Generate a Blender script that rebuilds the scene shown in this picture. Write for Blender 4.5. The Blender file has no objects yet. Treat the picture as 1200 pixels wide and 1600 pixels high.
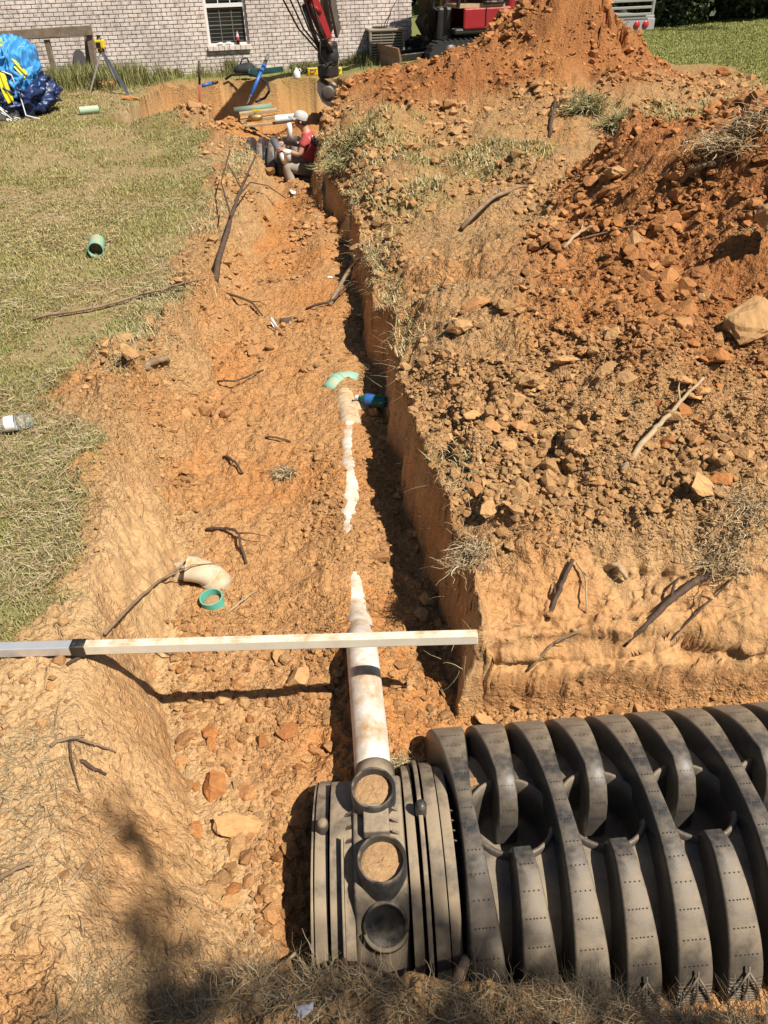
import bpy, bmesh, math, random
import numpy as np
from mathutils import Vector, Matrix, Euler
random.seed(7); RNG = np.random.default_rng(11)
scene = bpy.context.scene
COL = scene.collection
PI = math.pi

# ---------------------------------------------------------------- camera, sky, sun, exposure
CAM_H = 1.7; PITCH = math.radians(35.6); ROLL = math.radians(1.8); FPX = 1200.0
cam_d = bpy.data.cameras.new('camera'); cam = bpy.data.objects.new('camera', cam_d); COL.objects.link(cam)
cam_d.sensor_fit = 'AUTO'; cam_d.sensor_width = 36; cam_d.lens = 36*FPX/1600
cam_d.clip_start = 0.05; cam_d.clip_end = 2000
cam.matrix_world = Matrix.Translation((0, 0, CAM_H)) @ Matrix.Rotation(PI/2-PITCH, 4, 'X') @ Matrix.Rotation(-ROLL, 4, 'Z')
scene.camera = cam
SUN = Vector((0.57, -0.43, 1.0)).normalized()
world = bpy.data.worlds.new('World'); scene.world = world; world.use_nodes = True
wn = world.node_tree.nodes; wl = world.node_tree.links
for n in list(wn): wn.remove(n)
sky = wn.new('ShaderNodeTexSky'); sky.sky_type = 'NISHITA'; sky.sun_disc = False
sky.sun_elevation = math.asin(SUN.z); sky.sun_rotation = math.atan2(SUN.x, SUN.y)
sky.air_density = 1.0; sky.dust_density = 1.0; sky.ozone_density = 1.0
bg = wn.new('ShaderNodeBackground'); bg.inputs['Strength'].default_value = 0.05
wo = wn.new('ShaderNodeOutputWorld')
wl.new(sky.outputs[0], bg.inputs[0]); wl.new(bg.outputs[0], wo.inputs[0])
sun_d = bpy.data.lights.new('sun', 'SUN'); sun_d.energy = 5.0; sun_d.angle = math.radians(0.53); sun_d.color = (1.0, 0.94, 0.84)
sun = bpy.data.objects.new('sun', sun_d); COL.objects.link(sun)
sun.rotation_euler = SUN.to_track_quat('Z', 'Y').to_euler(); sun.location = (3, -4, 12)
vs = scene.view_settings; vs.view_transform = 'Standard'; vs.look = 'None'; vs.exposure = 0.46; vs.gamma = 1.0; vs.use_curve_mapping = False
scene.cycles.max_bounces = 6; scene.cycles.diffuse_bounces = 1; scene.cycles.transparent_max_bounces = 12

# ---------------------------------------------------------------- helpers
def ray(px, py):
    a = (px-600)/FPX; b = (800-py)/FPX
    a, b = a*math.cos(ROLL)+b*math.sin(ROLL), -a*math.sin(ROLL)+b*math.cos(ROLL)
    return Vector((a, math.cos(PITCH)+b*math.sin(PITCH), -math.sin(PITCH)+b*math.cos(PITCH)))
def gz(px, py, z=0.0):            # point of the photograph at height z
    d = ray(px, py); s = (z-CAM_H)/d.z
    return Vector((d.x*s, d.y*s, z))
def gd(px, py, y):                # point of the photograph at distance y
    d = ray(px, py); s = y/d.y
    return Vector((d.x*s, y, CAM_H+d.z*s))

def tag(o, label=None, cat=None, group=None, kind=None):
    if label: o['label'] = label
    if cat: o['category'] = cat
    if group: o['group'] = group
    if kind: o['kind'] = kind
    return o
def link(name, me, mat=None, parent=None, smooth=True):
    o = bpy.data.objects.new(name, me); COL.objects.link(o)
    if mat and not me.materials: me.materials.append(mat)
    if parent: o.parent = parent
    return o
def empty(name, loc=(0, 0, 0), rz=0.0, label=None, cat=None, group=None):
    o = bpy.data.objects.new(name, None); COL.objects.link(o); o.location = loc; o.rotation_euler = (0, 0, rz)
    o.empty_display_size = 0.1
    return tag(o, label, cat, group)
def copy_tree(o, parent=None):
    c = o.copy(); COL.objects.link(c)
    if parent: c.parent = parent
    for ch in list(o.children): copy_tree(ch, c)
    return c
def np_mesh(name, V, F, mat=None, parent=None, smooth=False, col=None, uv=None):
    """V (n,3); F (m,k) all faces with the same corner count, or a list of such arrays"""
    me = bpy.data.meshes.new(name)
    Fs = [np.asarray(f) for f in (F if isinstance(F, (list, tuple)) else [F]) if len(f)]
    loops = np.concatenate([f.ravel() for f in Fs]).astype(np.int32)
    tot = np.concatenate([np.full(len(f), f.shape[1]) for f in Fs]).astype(np.int32)
    st = np.concatenate([[0], np.cumsum(tot)[:-1]]).astype(np.int32)
    V = np.asarray(V, dtype=np.float32)
    me.vertices.add(len(V)); me.vertices.foreach_set('co', V.ravel())
    me.loops.add(len(loops)); me.loops.foreach_set('vertex_index', loops)
    me.polygons.add(len(tot)); me.polygons.foreach_set('loop_start', st); me.polygons.foreach_set('loop_total', tot)
    me.polygons.foreach_set('use_smooth', np.full(len(tot), bool(smooth)))
    if col is not None:
        at = me.color_attributes.new('col', 'FLOAT_COLOR', 'POINT')
        c4 = np.ones((len(V), 4), dtype=np.float32); c4[:, :3] = col; at.data.foreach_set('color', c4.ravel())
    if uv is not None:
        l = me.uv_layers.new(name='uv'); l.data.foreach_set('uv', np.asarray(uv, dtype=np.float32)[loops].ravel())
    me.update(calc_edges=True)
    return link(name, me, mat, parent)

class MB:                                    # collects simple shapes, links them as ONE mesh
    def __init__(s): s.v = []; s.f = []; s.sm = []
    def add(s, vs, fs, smooth=False, M=None):
        n = len(s.v)
        s.v += [tuple(M @ Vector(v)) if M else tuple(v) for v in vs]
        s.f += [tuple(i+n for i in f) for f in fs]; s.sm += [smooth]*len(fs)
        return s
    def box(s, c, d, M=None, bev=0.0, rz=0.0):
        x, y, z = d[0]/2, d[1]/2, d[2]/2
        R = Matrix.Translation(c) @ Matrix.Rotation(rz, 4, 'Z')
        if M: R = M @ R
        if bev <= 0:
            vs = [(-x,-y,-z),(x,-y,-z),(x,y,-z),(-x,y,-z),(-x,-y,z),(x,-y,z),(x,y,z),(-x,y,z)]
            fs = [(0,3,2,1),(4,5,6,7),(0,1,5,4),(1,2,6,5),(2,3,7,6),(3,0,4,7)]
            return s.add(vs, fs, False, R)
        bm = bmesh.new(); bmesh.ops.create_cube(bm, size=1); bmesh.ops.scale(bm, vec=d, verts=bm.verts)
        bmesh.ops.bevel(bm, geom=bm.edges[:], offset=bev, segments=2, affect='EDGES', profile=0.5)
        s.bm(bm, R); return s
    def bm(s, bm, M=None, smooth=False):
        bm.verts.index_update()
        s.add([v.co.copy() for v in bm.verts], [[v.index for v in f.verts] for f in bm.faces], smooth, M); bm.free(); return s
    def tube(s, pts, r, n=8, cap=True, smooth=True, M=None, flat=1.0):
        pts = [Vector(p) for p in pts]; k = len(pts)
        rs = r if isinstance(r, (list, tuple)) else [r]*k
        vs = []; fs = []; up = Vector((0, 0, 1)); prev = None
        for i, p in enumerate(pts):
            t = (pts[min(i+1, k-1)]-pts[max(i-1, 0)]).normalized()
            if prev is None:
                a = up.cross(t)
                if a.length < 0.1: a = Vector((1, 0, 0)).cross(t)
                a.normalize()
            else: a = (prev-t*prev.dot(t)).normalized()
            prev = a; b = t.cross(a)
            for j in range(n):
                w = 2*PI*j/n; vs.append(p+(a*math.cos(w)+b*math.sin(w)*flat)*rs[i])
        for i in range(k-1):
            for j in range(n):
                j2 = (j+1) % n; fs.append((i*n+j, i*n+j2, (i+1)*n+j2, (i+1)*n+j))
        if cap: fs.append(tuple(range(n-1, -1, -1))); fs.append(tuple(range((k-1)*n, k*n)))
        return s.add(vs, fs, smooth, M)
    def lathe(s, prof, n=32, M=None, smooth=True, a0=0.0, a1=2*PI):
        full = abs(a1-a0-2*PI) < 1e-6; m = n if full else n+1; vs = []; fs = []
        for (r, z) in prof:
            for j in range(m):
                w = a0+(a1-a0)*j/n; vs.append((r*math.cos(w), r*math.sin(w), z))
        for i in range(len(prof)-1):
            for j in range(n):
                j2 = (j+1) % m; fs.append((i*m+j, i*m+j2, (i+1)*m+j2, (i+1)*m+j))
        return s.add(vs, fs, smooth, M)
    def prism(s, poly, d, M=None):           # polygon in local xz, thickness d along y
        n = len(poly)
        vs = [(x, -d/2, z) for x, z in poly]+[(x, d/2, z) for x, z in poly]
        fs = [tuple(range(n)), tuple(range(2*n-1, n-1, -1))]+[((i+1) % n, i, n+i, n+(i+1) % n) for i in range(n)]
        return s.add(vs, fs, False, M)
    def build(s, name, mat=None, parent=None, loc=None, rot=None):
        me = bpy.data.meshes.new(name); me.from_pydata(s.v, [], s.f); me.polygons.foreach_set('use_smooth', s.sm); me.update()
        o = link(name, me, mat, parent)
        if loc is not None: o.location = loc
        if rot is not None: o.rotation_euler = rot
        return o
def autosmooth(o, deg=40):
    me = o.data
    me.polygons.foreach_set('use_smooth', [True]*len(me.polygons))
    me.set_sharp_from_angle(angle=math.radians(deg)); return o

# ---------------------------------------------------------------- noise (numpy)
def hsh(ix, iy, seed):
    h = (ix.astype(np.int64)*374761393 + iy.astype(np.int64)*668265263 + seed*1442695041) & 0xFFFFFFFF
    h = ((h ^ (h >> 13))*1274126177) & 0xFFFFFFFF
    h = ((h ^ (h >> 16))*2246822519) & 0xFFFFFFFF
    return ((h ^ (h >> 15)) & 0xFFFFFF)/float(0xFFFFFF)
def vn(x, y, seed=0):
    ix = np.floor(x); iy = np.floor(y); fx = x-ix; fy = y-iy
    fx = fx*fx*fx*(fx*(fx*6-15)+10); fy = fy*fy*fy*(fy*(fy*6-15)+10)
    a = hsh(ix, iy, seed); b = hsh(ix+1, iy, seed); c = hsh(ix, iy+1, seed); d = hsh(ix+1, iy+1, seed)
    return (a+(b-a)*fx)*(1-fy)+(c+(d-c)*fx)*fy
def fbm(x, y, seed=0, o=4, g=0.5):
    s = 0; a = 1; t = 0
    for i in range(o):
        s = s+a*(vn(x*2**i+17.3*i, y*2**i-9.1*i, seed+i)-0.5)*2; t += a; a *= g
    return s/t
def lumps(x, y, scale, seed, dens=0.7):
    """chunky soil lumps: height field of tilted, flattened random domes; about 0..1 times scale"""
    X = x/scale; Y = y/scale; ix = np.floor(X); iy = np.floor(Y); out = np.zeros_like(X)
    for dx in (-1, 0, 1):
        for dy in (-1, 0, 1):
            cx = ix+dx; cy = iy+dy
            ex = hsh(cx, cy, seed); keep = hsh(cx, cy, seed+5) < dens
            px = X-(cx+ex); py = Y-(cy+hsh(cx, cy, seed+1))
            an = hsh(cx, cy, seed+2)*PI; ca = np.cos(an); sa = np.sin(an); st = 0.65+0.7*hsh(cx, cy, seed+3)
            u = (px*ca+py*sa)*st; v = (-px*sa+py*ca)/st
            r = 0.25+0.5*hsh(cx, cy, seed+4)
            d = np.maximum(np.maximum(np.abs(u), np.abs(v)), 0.80*(np.abs(u)+np.abs(v)))*0.7+0.3*np.sqrt(u*u+v*v)
            hh = np.minimum((r-d)*1.7, r*0.62)*(1+0.4*ca*u)
            out = np.maximum(out, np.where(keep, hh, 0))
    return out*scale
def sstep(a, b, x):
    t = np.clip((x-a)/(b-a), 0, 1); return t*t*(3-2*t)
def table(ys, vals):
    ys = np.array(ys, float); vals = np.array(vals, float)
    return lambda y: np.interp(y, ys, vals)

# ---------------------------------------------------------------- materials
def mat(name, col=(0.5, 0.5, 0.5), rough=0.6, metal=0.0, var=0.0, vscale=20.0, bump=0.0, bscale=60.0, attr=False, spec=0.5, dust=None, dustamt=0.5, dscale=9.0, emit=None, alpha=None, trans=0.0):
    m = bpy.data.materials.new(name); m.use_nodes = True; nt = m.node_tree; N = nt.nodes; L = nt.links
    p = N['Principled BSDF']; p.inputs['Roughness'].default_value = rough; p.inputs['Metallic'].default_value = metal
    p.inputs['Specular IOR Level'].default_value = spec
    tc = N.new('ShaderNodeTexCoord'); co = tc.outputs['Object']
    out = None
    if attr:
        a = N.new('ShaderNodeAttribute'); a.attribute_name = 'col'; out = a.outputs['Color']
    else:
        c = N.new('ShaderNodeRGB'); c.outputs[0].default_value = (*col, 1); out = c.outputs[0]
    def noise(sc, det=4, ro=0.6):
        n = N.new('ShaderNodeTexNoise'); n.inputs['Scale'].default_value = sc; n.inputs['Detail'].default_value = det; n.inputs['Roughness'].default_value = ro
        L.new(co, n.inputs['Vector']); return n.outputs[0]
    def maprange(src, a, b, c_, d):
        r = N.new('ShaderNodeMapRange'); r.inputs[1].default_value = a; r.inputs[2].default_value = b; r.inputs[3].default_value = c_; r.inputs[4].default_value = d
        L.new(src, r.inputs[0]); return r.outputs[0]
    if var > 0:
        f = maprange(noise(vscale, 5, 0.65), 0.28, 0.72, 1-var, 1+var)
        mx = N.new('ShaderNodeVectorMath'); mx.operation = 'SCALE'; L.new(out, mx.inputs[0]); L.new(f, mx.inputs['Scale']); out = mx.outputs[0]
    if dust is not None:                    # settled soil: lies on faces that look up, patchy
        g = N.new('ShaderNodeNewGeometry'); s = N.new('ShaderNodeSeparateXYZ'); L.new(g.outputs['Normal'], s.inputs[0])
        up = maprange(s.outputs['Z'], 0.0, 0.85, 0.04, 1.0)
        nn = maprange(noise(dscale, 6, 0.68), 0.5-dustamt*0.38, 0.78-dustamt*0.38, 0.0, 1.0)
        mu = N.new('ShaderNodeMath'); mu.operation = 'MULTIPLY'; L.new(up, mu.inputs[0]); L.new(nn, mu.inputs[1])
        mi = N.new('ShaderNodeMix'); mi.data_type = 'RGBA'; L.new(mu.outputs[0], mi.inputs[0]); L.new(out, mi.inputs[6]); mi.inputs[7].default_value = (*dust, 1); out = mi.outputs[2]
        L.new(maprange(mu.outputs[0], 0, 1, rough, 0.92), p.inputs['Roughness'])
    L.new(out, p.inputs['Base Color'])
    if bump > 0:
        b = N.new('ShaderNodeBump'); b.inputs['Strength'].default_value = 1.0; b.inputs['Distance'].default_value = bump
        L.new(noise(bscale, 6, 0.7), b.inputs['Height']); L.new(b.outputs[0], p.inputs['Normal'])
    if trans > 0: p.inputs['Transmission Weight'].default_value = trans; p.inputs['IOR'].default_value = 1.2
    if emit: p.inputs['Emission Color'].default_value = (*emit, 1); p.inputs['Emission Strength'].default_value = 1
    m['p'] = 1
    return m

M_soil = mat('soil', attr=True, rough=0.95, var=0.22, vscale=55, spec=0.15)
def crumbly(m):                     # fine crumb relief where the ground is loose
    nt = m.node_tree; N = nt.nodes; L = nt.links; p = N['Principled BSDF']; tc = N.new('ShaderNodeTexCoord'); at = N.new('ShaderNodeAttribute'); at.attribute_name = 'rgh'
    wn_ = N.new('ShaderNodeTexNoise'); wn_.inputs['Scale'].default_value = 30; wn_.inputs['Detail'].default_value = 3; L.new(tc.outputs['Object'], wn_.inputs['Vector'])
    ad = N.new('ShaderNodeMix'); ad.data_type = 'VECTOR'; ad.inputs[0].default_value = .03; L.new(tc.outputs['Object'], ad.inputs[4]); L.new(wn_.outputs['Color'], ad.inputs[5])
    tot = None
    for sc, am in ((34, 1.0), (85, .55), (190, .3)):
        v = N.new('ShaderNodeTexVoronoi'); v.inputs['Scale'].default_value = sc; v.inputs['Randomness'].default_value = 1; L.new(ad.outputs[1], v.inputs['Vector'])
        mr = N.new('ShaderNodeMapRange'); mr.inputs[1].default_value = .05; mr.inputs[2].default_value = .75; mr.inputs[3].default_value = am; mr.inputs[4].default_value = 0; L.new(v.outputs['Distance'], mr.inputs[0])
        sel = N.new('ShaderNodeSeparateColor'); L.new(v.outputs['Color'], sel.inputs[0]); mu = N.new('ShaderNodeMath'); mu.operation = 'MULTIPLY'; L.new(mr.outputs[0], mu.inputs[0]); L.new(sel.outputs[0], mu.inputs[1])
        if tot is None: tot = mu.outputs[0]
        else: a = N.new('ShaderNodeMath'); a.operation = 'ADD'; L.new(tot, a.inputs[0]); L.new(mu.outputs[0], a.inputs[1]); tot = a.outputs[0]
    mm = N.new('ShaderNodeMath'); mm.operation = 'MULTIPLY'; L.new(tot, mm.inputs[0]); L.new(at.outputs['Fac'], mm.inputs[1])
    fine = N.new('ShaderNodeTexNoise'); fine.inputs['Scale'].default_value = 210; fine.inputs['Detail'].default_value = 5; L.new(tc.outputs['Object'], fine.inputs['Vector'])
    ma = N.new('ShaderNodeMath'); ma.operation = 'MULTIPLY_ADD'; L.new(fine.outputs[0], ma.inputs[0]); ma.inputs[1].default_value = .13; L.new(mm.outputs[0], ma.inputs[2])
    b = N.new('ShaderNodeBump'); b.inputs['Strength'].default_value = 1; b.inputs['Distance'].default_value = .022; L.new(ma.outputs[0], b.inputs['Height']); L.new(b.outputs[0], p.inputs['Normal'])
crumbly(M_soil)
M_clod = mat('clod_soil', attr=True, rough=0.95, var=0.2, vscale=40, bump=0.010, bscale=95, spec=0.12)
M_lump = mat('lump_soil', attr=True, rough=0.95, var=0.2, vscale=2.6, bump=0.010, bscale=4, spec=0.1)
M_grass = mat('grass_blade', attr=True, rough=0.7, spec=0.25)
M_straw = mat('dry_straw', attr=True, rough=0.85, spec=0.2)

# ---------------------------------------------------------------- the ground
L_top = table([0.3,0.66,0.9,1.2,1.5,1.71,2.43,3.41,4.3,5.2,6.86,8.96,11.0], [-.62,-.66,-.74,-.86,-.93,-.95,-1.08,-1.25,-1.25,-1.20,-1.24,-1.30,-1.45])
L_bot = table([0.3,0.66,0.9,1.2,1.5,1.71,1.9,3.2,4.1,5.4,8.4,11.0], [-.16,-.20,-.36,-.52,-.64,-.755,-.83,-.99,-1.00,-.97,-1.02,-1.15])
R_top = table([1.6,1.73,2.13,2.54,3.19,4.2,5.67,7.18,8.24,9.5,11.0,13.0], [.29,.285,.27,.245,.15,.045,-.115,-.215,-.50,-.56,-.55,-.52])
DEP = table([0.5,1.7,3.0,5.0,9.0,9.9,11.5,16.0], [.44,.44,.39,.31,.31,.66,.74,.78])
LAWN = table([0.3,1.70,1.74,1.95,2.2,2.7,3.05,3.35,3.7,4.3,4.75,6.0,7.2,8.2,9.0,10.0,11.0,12.0,13.0,14.0,15.5,17.5], [-3.2,-3.2,-1.22,-1.12,-1.17,-1.30,-1.42,-1.60,-1.55,-1.30,-1.35,-1.50,-1.42,-1.46,-1.55,-1.9,-2.3,-2.9,-3.5,-3.8,-3.9,-3.6])

def heap(x, y, cx, cy, H, rx, ry, p=1.0, rot=0.0):
    c = math.cos(rot); s = math.sin(rot)
    u = ((x-cx)*c+(y-cy)*s)/rx; v = (-(x-cx)*s+(y-cy)*c)/ry
    d = np.sqrt(u*u+v*v)
    return H*np.clip(1-d, 0, None)**p
def wall_y(x): return 18.28+0.2*x                                   # the house front, a line in plan

def ground(x, y, detail=True):
    """height, and the masks that say what covers the ground there"""
    x = np.asarray(x, float); y = np.asarray(y, float)
    wx = x+(0.05+.05*sstep(2.2, 3.5, y)*(x < -.5))*fbm(x*3.1, y*3.1, 3, 3)*np.clip(y*0.4, 0.4, 1.6)+(0.012+.018*(x < -.7)*sstep(1.7, 2.0, y))*fbm(x*18, y*18, 4, 3)
    wy = y+0.05*fbm(x*3.3, y*3.3, 5, 3)*np.clip(y*0.4, 0.3, 1.6)+0.012*fbm(x*18, y*18, 6, 3)
    lt = L_top(wy); lb = L_bot(wy); rt = R_top(wy); dep = DEP(wy)
    # --- outside level
    lawn = 1-sstep(-0.10, 0.10, wx-LAWN(wy)+0.22*fbm(x*1.7, y*1.7, 8, 4))
    base = 0.03*fbm(x*0.35, y*0.35, 10, 3)*sstep(2, 5, y)
    rightm = sstep(0.0, 0.25, wx-rt)*sstep(1.75, 2.3, wy)
    farR = 1-.9*sstep(10.0, 12.6, y)*sstep(2.8, 4.6, x); bank = (0.03+0.07*np.clip(x-rt, 0, 3))*rightm
    bank = bank+0.10*np.exp(-((x-rt-0.55)/0.35)**2)*sstep(5.5, 6.5, y)*(1-sstep(9, 10.5, y))*rightm*(0.6+0.8*fbm(x*1.1, y*0.9, 12, 3))
    bank = bank+0.26*np.abs(fbm(x*1.0, y*1.0, 13, 4))*(.45+.55*sstep(2.2, 3.4, y))*rightm*(1-sstep(12, 15, y))
    bank = bank*farR
    # spoil heaps
    n1 = fbm(x*1.3, y*1.3, 20, 4); n2 = fbm(x*4, y*4, 21, 4)
    hx = x+0.22*n1; hy = y+0.22*fbm(x*1.3, y*1.3, 22, 4)
    peak = np.maximum(heap(hx, hy, 2.72, 12.9, 1.42, 1.65, 2.4, 1.0), heap(hx, hy, 2.3, 12.6, 0.66, 2.6, 2.4, 0.9))
    peak = np.maximum(peak, heap(hx, hy, 0.9, 12.4, 0.44, 1.9, 2.2, 0.8))
    peak = np.maximum(peak, heap(hx, hy, 1.6, 11.2, 0.42, 2.9, 1.5, 0.8))
    gul = np.abs(fbm((hx-2.8)*2.6+0.7*n2, (hy-12.9)*0.5, 24, 3))          # gullies and slump scars down the heap
    peak = peak*(1-0.42*np.exp(-(gul/0.11)**2)*sstep(0.15, 0.9, peak))
    peak = peak+0.05*n2*sstep(0.02, 0.3, peak)
    red = np.maximum(heap(hx, hy, 3.05, 4.95, 0.95, 2.0, 2.3, 0.9), heap(hx, hy, 1.7, 4.2, 0.20, 1.25, 1.5, 0.8))
    red = red+heap(hx, hy, 1.25, 3.2, 0.07, 1.0, 1.2, 0.7)
    hummock = heap(hx, hy, -0.05, 8.8, 0.24, 0.8, 1.0, 0.6)+heap(hx, hy, 0.9, 7.6, 0.15, 1.3, 1.2, 0.7)+heap(hx, hy, 2.1, 8.6, 0.22, 1.6, 1.0, 0.7)
    out = base+bank+np.maximum(np.maximum(peak, red), hummock*rightm)
    # rubble lip between the lawn and the pit
    lip = heap(hx, hy, -2.35, 11.5, 0.20, 0.75, 0.5, 0.6, 0.1)+heap(hx, hy, -1.95, 10.2, 0.10, 0.5, 1.4, 0.7)
    out = out+lip
    left_lip = np.exp(-((wx-lt+0.10)/0.10)**2)*sstep(2.2, 3.2, wy)*(1-sstep(10, 12, wy))*0.06*(0.5+fbm(x*2.2, y*2.2, 15, 3))
    out = out+left_lip
    # --- hollow: 1 inside, 0 outside
    sl = np.clip((wx-lt)/np.maximum(lb-lt, 0.03), 0, 1)
    sl = sl**(1.0+0.7*sstep(1.3, 1.6, wy)*(1-sstep(1.75, 2.1, wy)))
    srw = 0.035+0.05*(vn(x*4, y*4, 30))
    sr = np.clip((rt-wx)/srw, 0, 1)
    ne = np.interp(x, [-.6, -.4, -.3, .12, .25, .45, .7, 1.2], [.66, .69, .755, .755, .725, .69, .635, .62]); sn = sstep(ne-0.05, ne+0.11, wy+0.03*fbm(x*9, y*9, 31, 2))
    trench = np.minimum(np.minimum(sl, sr), sn)*(1-sstep(11.6, 12.2, wy))
    # the cross trench that holds the chambers: near edge, stepped far bank
    xb = wx-0.35*(y-1.3)
    far = 1-sstep(1.70, 1.79, wy-0.05*x)
    ledge = (1-sstep(1.86, 2.12, wy-0.05*x+0.06*fbm(x*4, y*4, 33, 3)))*0.30+(1-sstep(1.76, 1.80, wy-0.05*x+0.03*fbm(x*5, y*5, 34, 3)))*0.25
    cross = np.maximum(np.minimum(np.minimum(sn, far), sstep(-0.55, -0.2, wx)), np.minimum(ledge, 1)*sstep(rt-0.02, rt+0.04, wx)*sn)
    # the pit by the house
    pit = sstep(-3.72, -3.60, wx)*(1-sstep(-0.72, -0.45, wx))*sstep(11.75, 12.0, wy)*(1-sstep(15.75, 15.95, wy-0.12*(x+2)))
    sx = np.interp(wy, [9.0, 9.5, 10.9, 12.5], [-1.15, -1.35, -2.0, -2.3]); slot = sstep(sx-.08, sx+.06, wx)*(1-sstep(-0.70, -0.58, wx))*sstep(9.15, 9.55, wy)*(1-sstep(12.9, 13.2, wy))
    ins = np.maximum(np.maximum(trench, cross), np.maximum(pit, slot))
    floor = -dep+0.03*fbm(x*1.6, y*1.6, 40, 3)
    px_ = np.interp(y, [1.3,1.5,2.1,2.7,3.8,4.2,7.7,9.1], [-.05,-.06,-.105,-.155,-.18,-.25,-.53,-.88])
    pc = np.exp(-((x-px_)/0.16)**2)*sstep(1.85, 2.2, y)*(1-sstep(10, 11, y))
    floor = floor+pc*0.085*(0.75+0.9*fbm(x*2.0, y*1.3, 41, 3))                 # soil over the buried pipe
    floor = floor+0.05*sstep(-0.9, -0.6, x)*(1-sstep(-0.35, -0.2, x))*(1-sstep(1.5, 2.1, y))
    floor = floor+0.14*np.exp(-((x-px_)/0.22)**2)*sstep(1.38, 1.5, y)*(1-sstep(2.0, 2.2, y))*(0.8+.5*fbm(x*6, y*6, 44, 3))
    floor = np.where(pit > 0.5, floor+heap(x, y, -2.1, 12.7, 0.65, 0.8, 0.7, 0.6)+heap(x, y, -0.95, 14.4, 0.45, 0.8, 0.9, 0.8), floor)
    h = out*(1-ins)+floor*ins
    # --- lumps
    field = sstep(0, 1.5, (x-5.2)-0.15*(y-13)+0.5*n1)*sstep(8, 11, y)+sstep(15.5, 17, y)
    field = np.clip(field, 0, 1)*(1-sstep(0.03, 0.15, peak))
    smooth = np.clip(1-sstep(1.2, 1.75, y)*0.55, 0, 1)*(1-sstep(-0.5, -0.25, x))*sstep(0.7, 0.95, y)*(1-sstep(1.75, 2.3, y))
    smooth = np.clip(smooth+(1-sstep(lb-.05, lb+.12, wx))*sstep(lt-.06, lt+.04, wx)*(1-.55*sstep(1.8, 2.2, y))*(1-sstep(2.2, 3.4, y))*sstep(.6, .9, y), 0, 1)
    rough = np.clip(1-lawn-field, 0, 1)*(1-0.93*smooth)
    wallm = np.clip(4*ins*(1-ins), 0, 1)*(1-.75*(x < -.5)*sstep(2.2, 3.2, y)*(y < 11))
    inner = ins > 0.9
    redm = np.clip(sstep(0.03, 0.16, red+0.05*n2)+sstep(0.05, 0.25, peak+0.08*n2), 0, 1)
    rk = rough*(1-0.75*wallm)
    cl = np.where(inner, 0.55, 1.0)*rk*(1-.85*np.exp(-((x-px_)/.10)**2)*sstep(2.0, 2.3, y)*(1-sstep(4.4, 4.8, y)))
    big = sstep(-0.15, 0.3, fbm(x*1.1, y*1.1, 50, 3))
    m_out = rough*(ins < .1)*rightm
    pn = np.exp(-((x-px_)/.11)**2)*sstep(2.0, 2.3, y)*(1-sstep(4.4, 4.8, y)); rough = rough*(1-.85*pn)
    if detail:
        l1 = lumps(x, y, 0.20, 60, 0.6); l2 = lumps(x, y, 0.085, 70, 0.7); l3 = lumps(x, y, 0.038, 80, 0.8); l4 = lumps(x, y, 0.017, 90, 0.8)
        near = 1-sstep(3, 9, y)
        h = h+cl*(0.7*l1*big*np.where(inner, 0.22, 0.9)+0.85*l2*(0.35+0.65*big)+0.95*l3+0.9*l4*near)
        h = h+rough*(0.024*fbm(x*7, y*7, 55, 4)+0.012*fbm(x*24, y*24, 59, 3))+0.05*m_out*fbm(x*2.2, y*2.2, 59, 4)
        h = h+lawn*(0.012*fbm(x*9, y*9, 56, 4))+smooth*(0.007*fbm(x*14, y*14, 57, 5)+.005*fbm((x+.25*y)*70, y*5, 61, 3)-.010*np.exp(-(fbm(x*5+.3*fbm(x*11, y*11, 62, 2), y*4, 63, 3)/.025)**2)*(fbm(x*2, y*2, 64, 2) > .05))
        # claw marks down the far face of the pit
        h = h+wallm*0.02*fbm(x*22, y*22, 58, 3)*(1-smooth)
    masks = dict(lawn=lawn, field=field, ins=ins, wall=wallm, red=redm, smooth=smooth, peak=peak, redh=red, right=rightm, pit=np.maximum(pit, slot), n1=n1, n2=n2, rough=np.maximum(rk*np.where(inner, .75, 1.0)*(1-.5*wallm), .48*smooth), cross=cross)
    return h, masks
def gh(x, y):
    return float(ground(np.array([x]), np.array([y]))[0][0])
def on(px, py):                    # where the photograph's ray meets the ground
    d = ray(px, py); t0_, t1_ = (CAM_H-1.3)/-d.z, (CAM_H+0.9)/-d.z; t = np.linspace(t0_, t1_, 150); h = ground(d.x*t, d.y*t)[0]; z = CAM_H+d.z*t
    k = int(np.argmax(z < h)); k = max(k, 1)
    t2 = np.linspace(t[k-1], t[k], 40); h2 = ground(d.x*t2, d.y*t2)[0]; z2 = CAM_H+d.z*t2; q = int(np.argmax(z2 < h2))
    return Vector((d.x*t2[q], d.y*t2[q], float(h2[q])))

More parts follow.
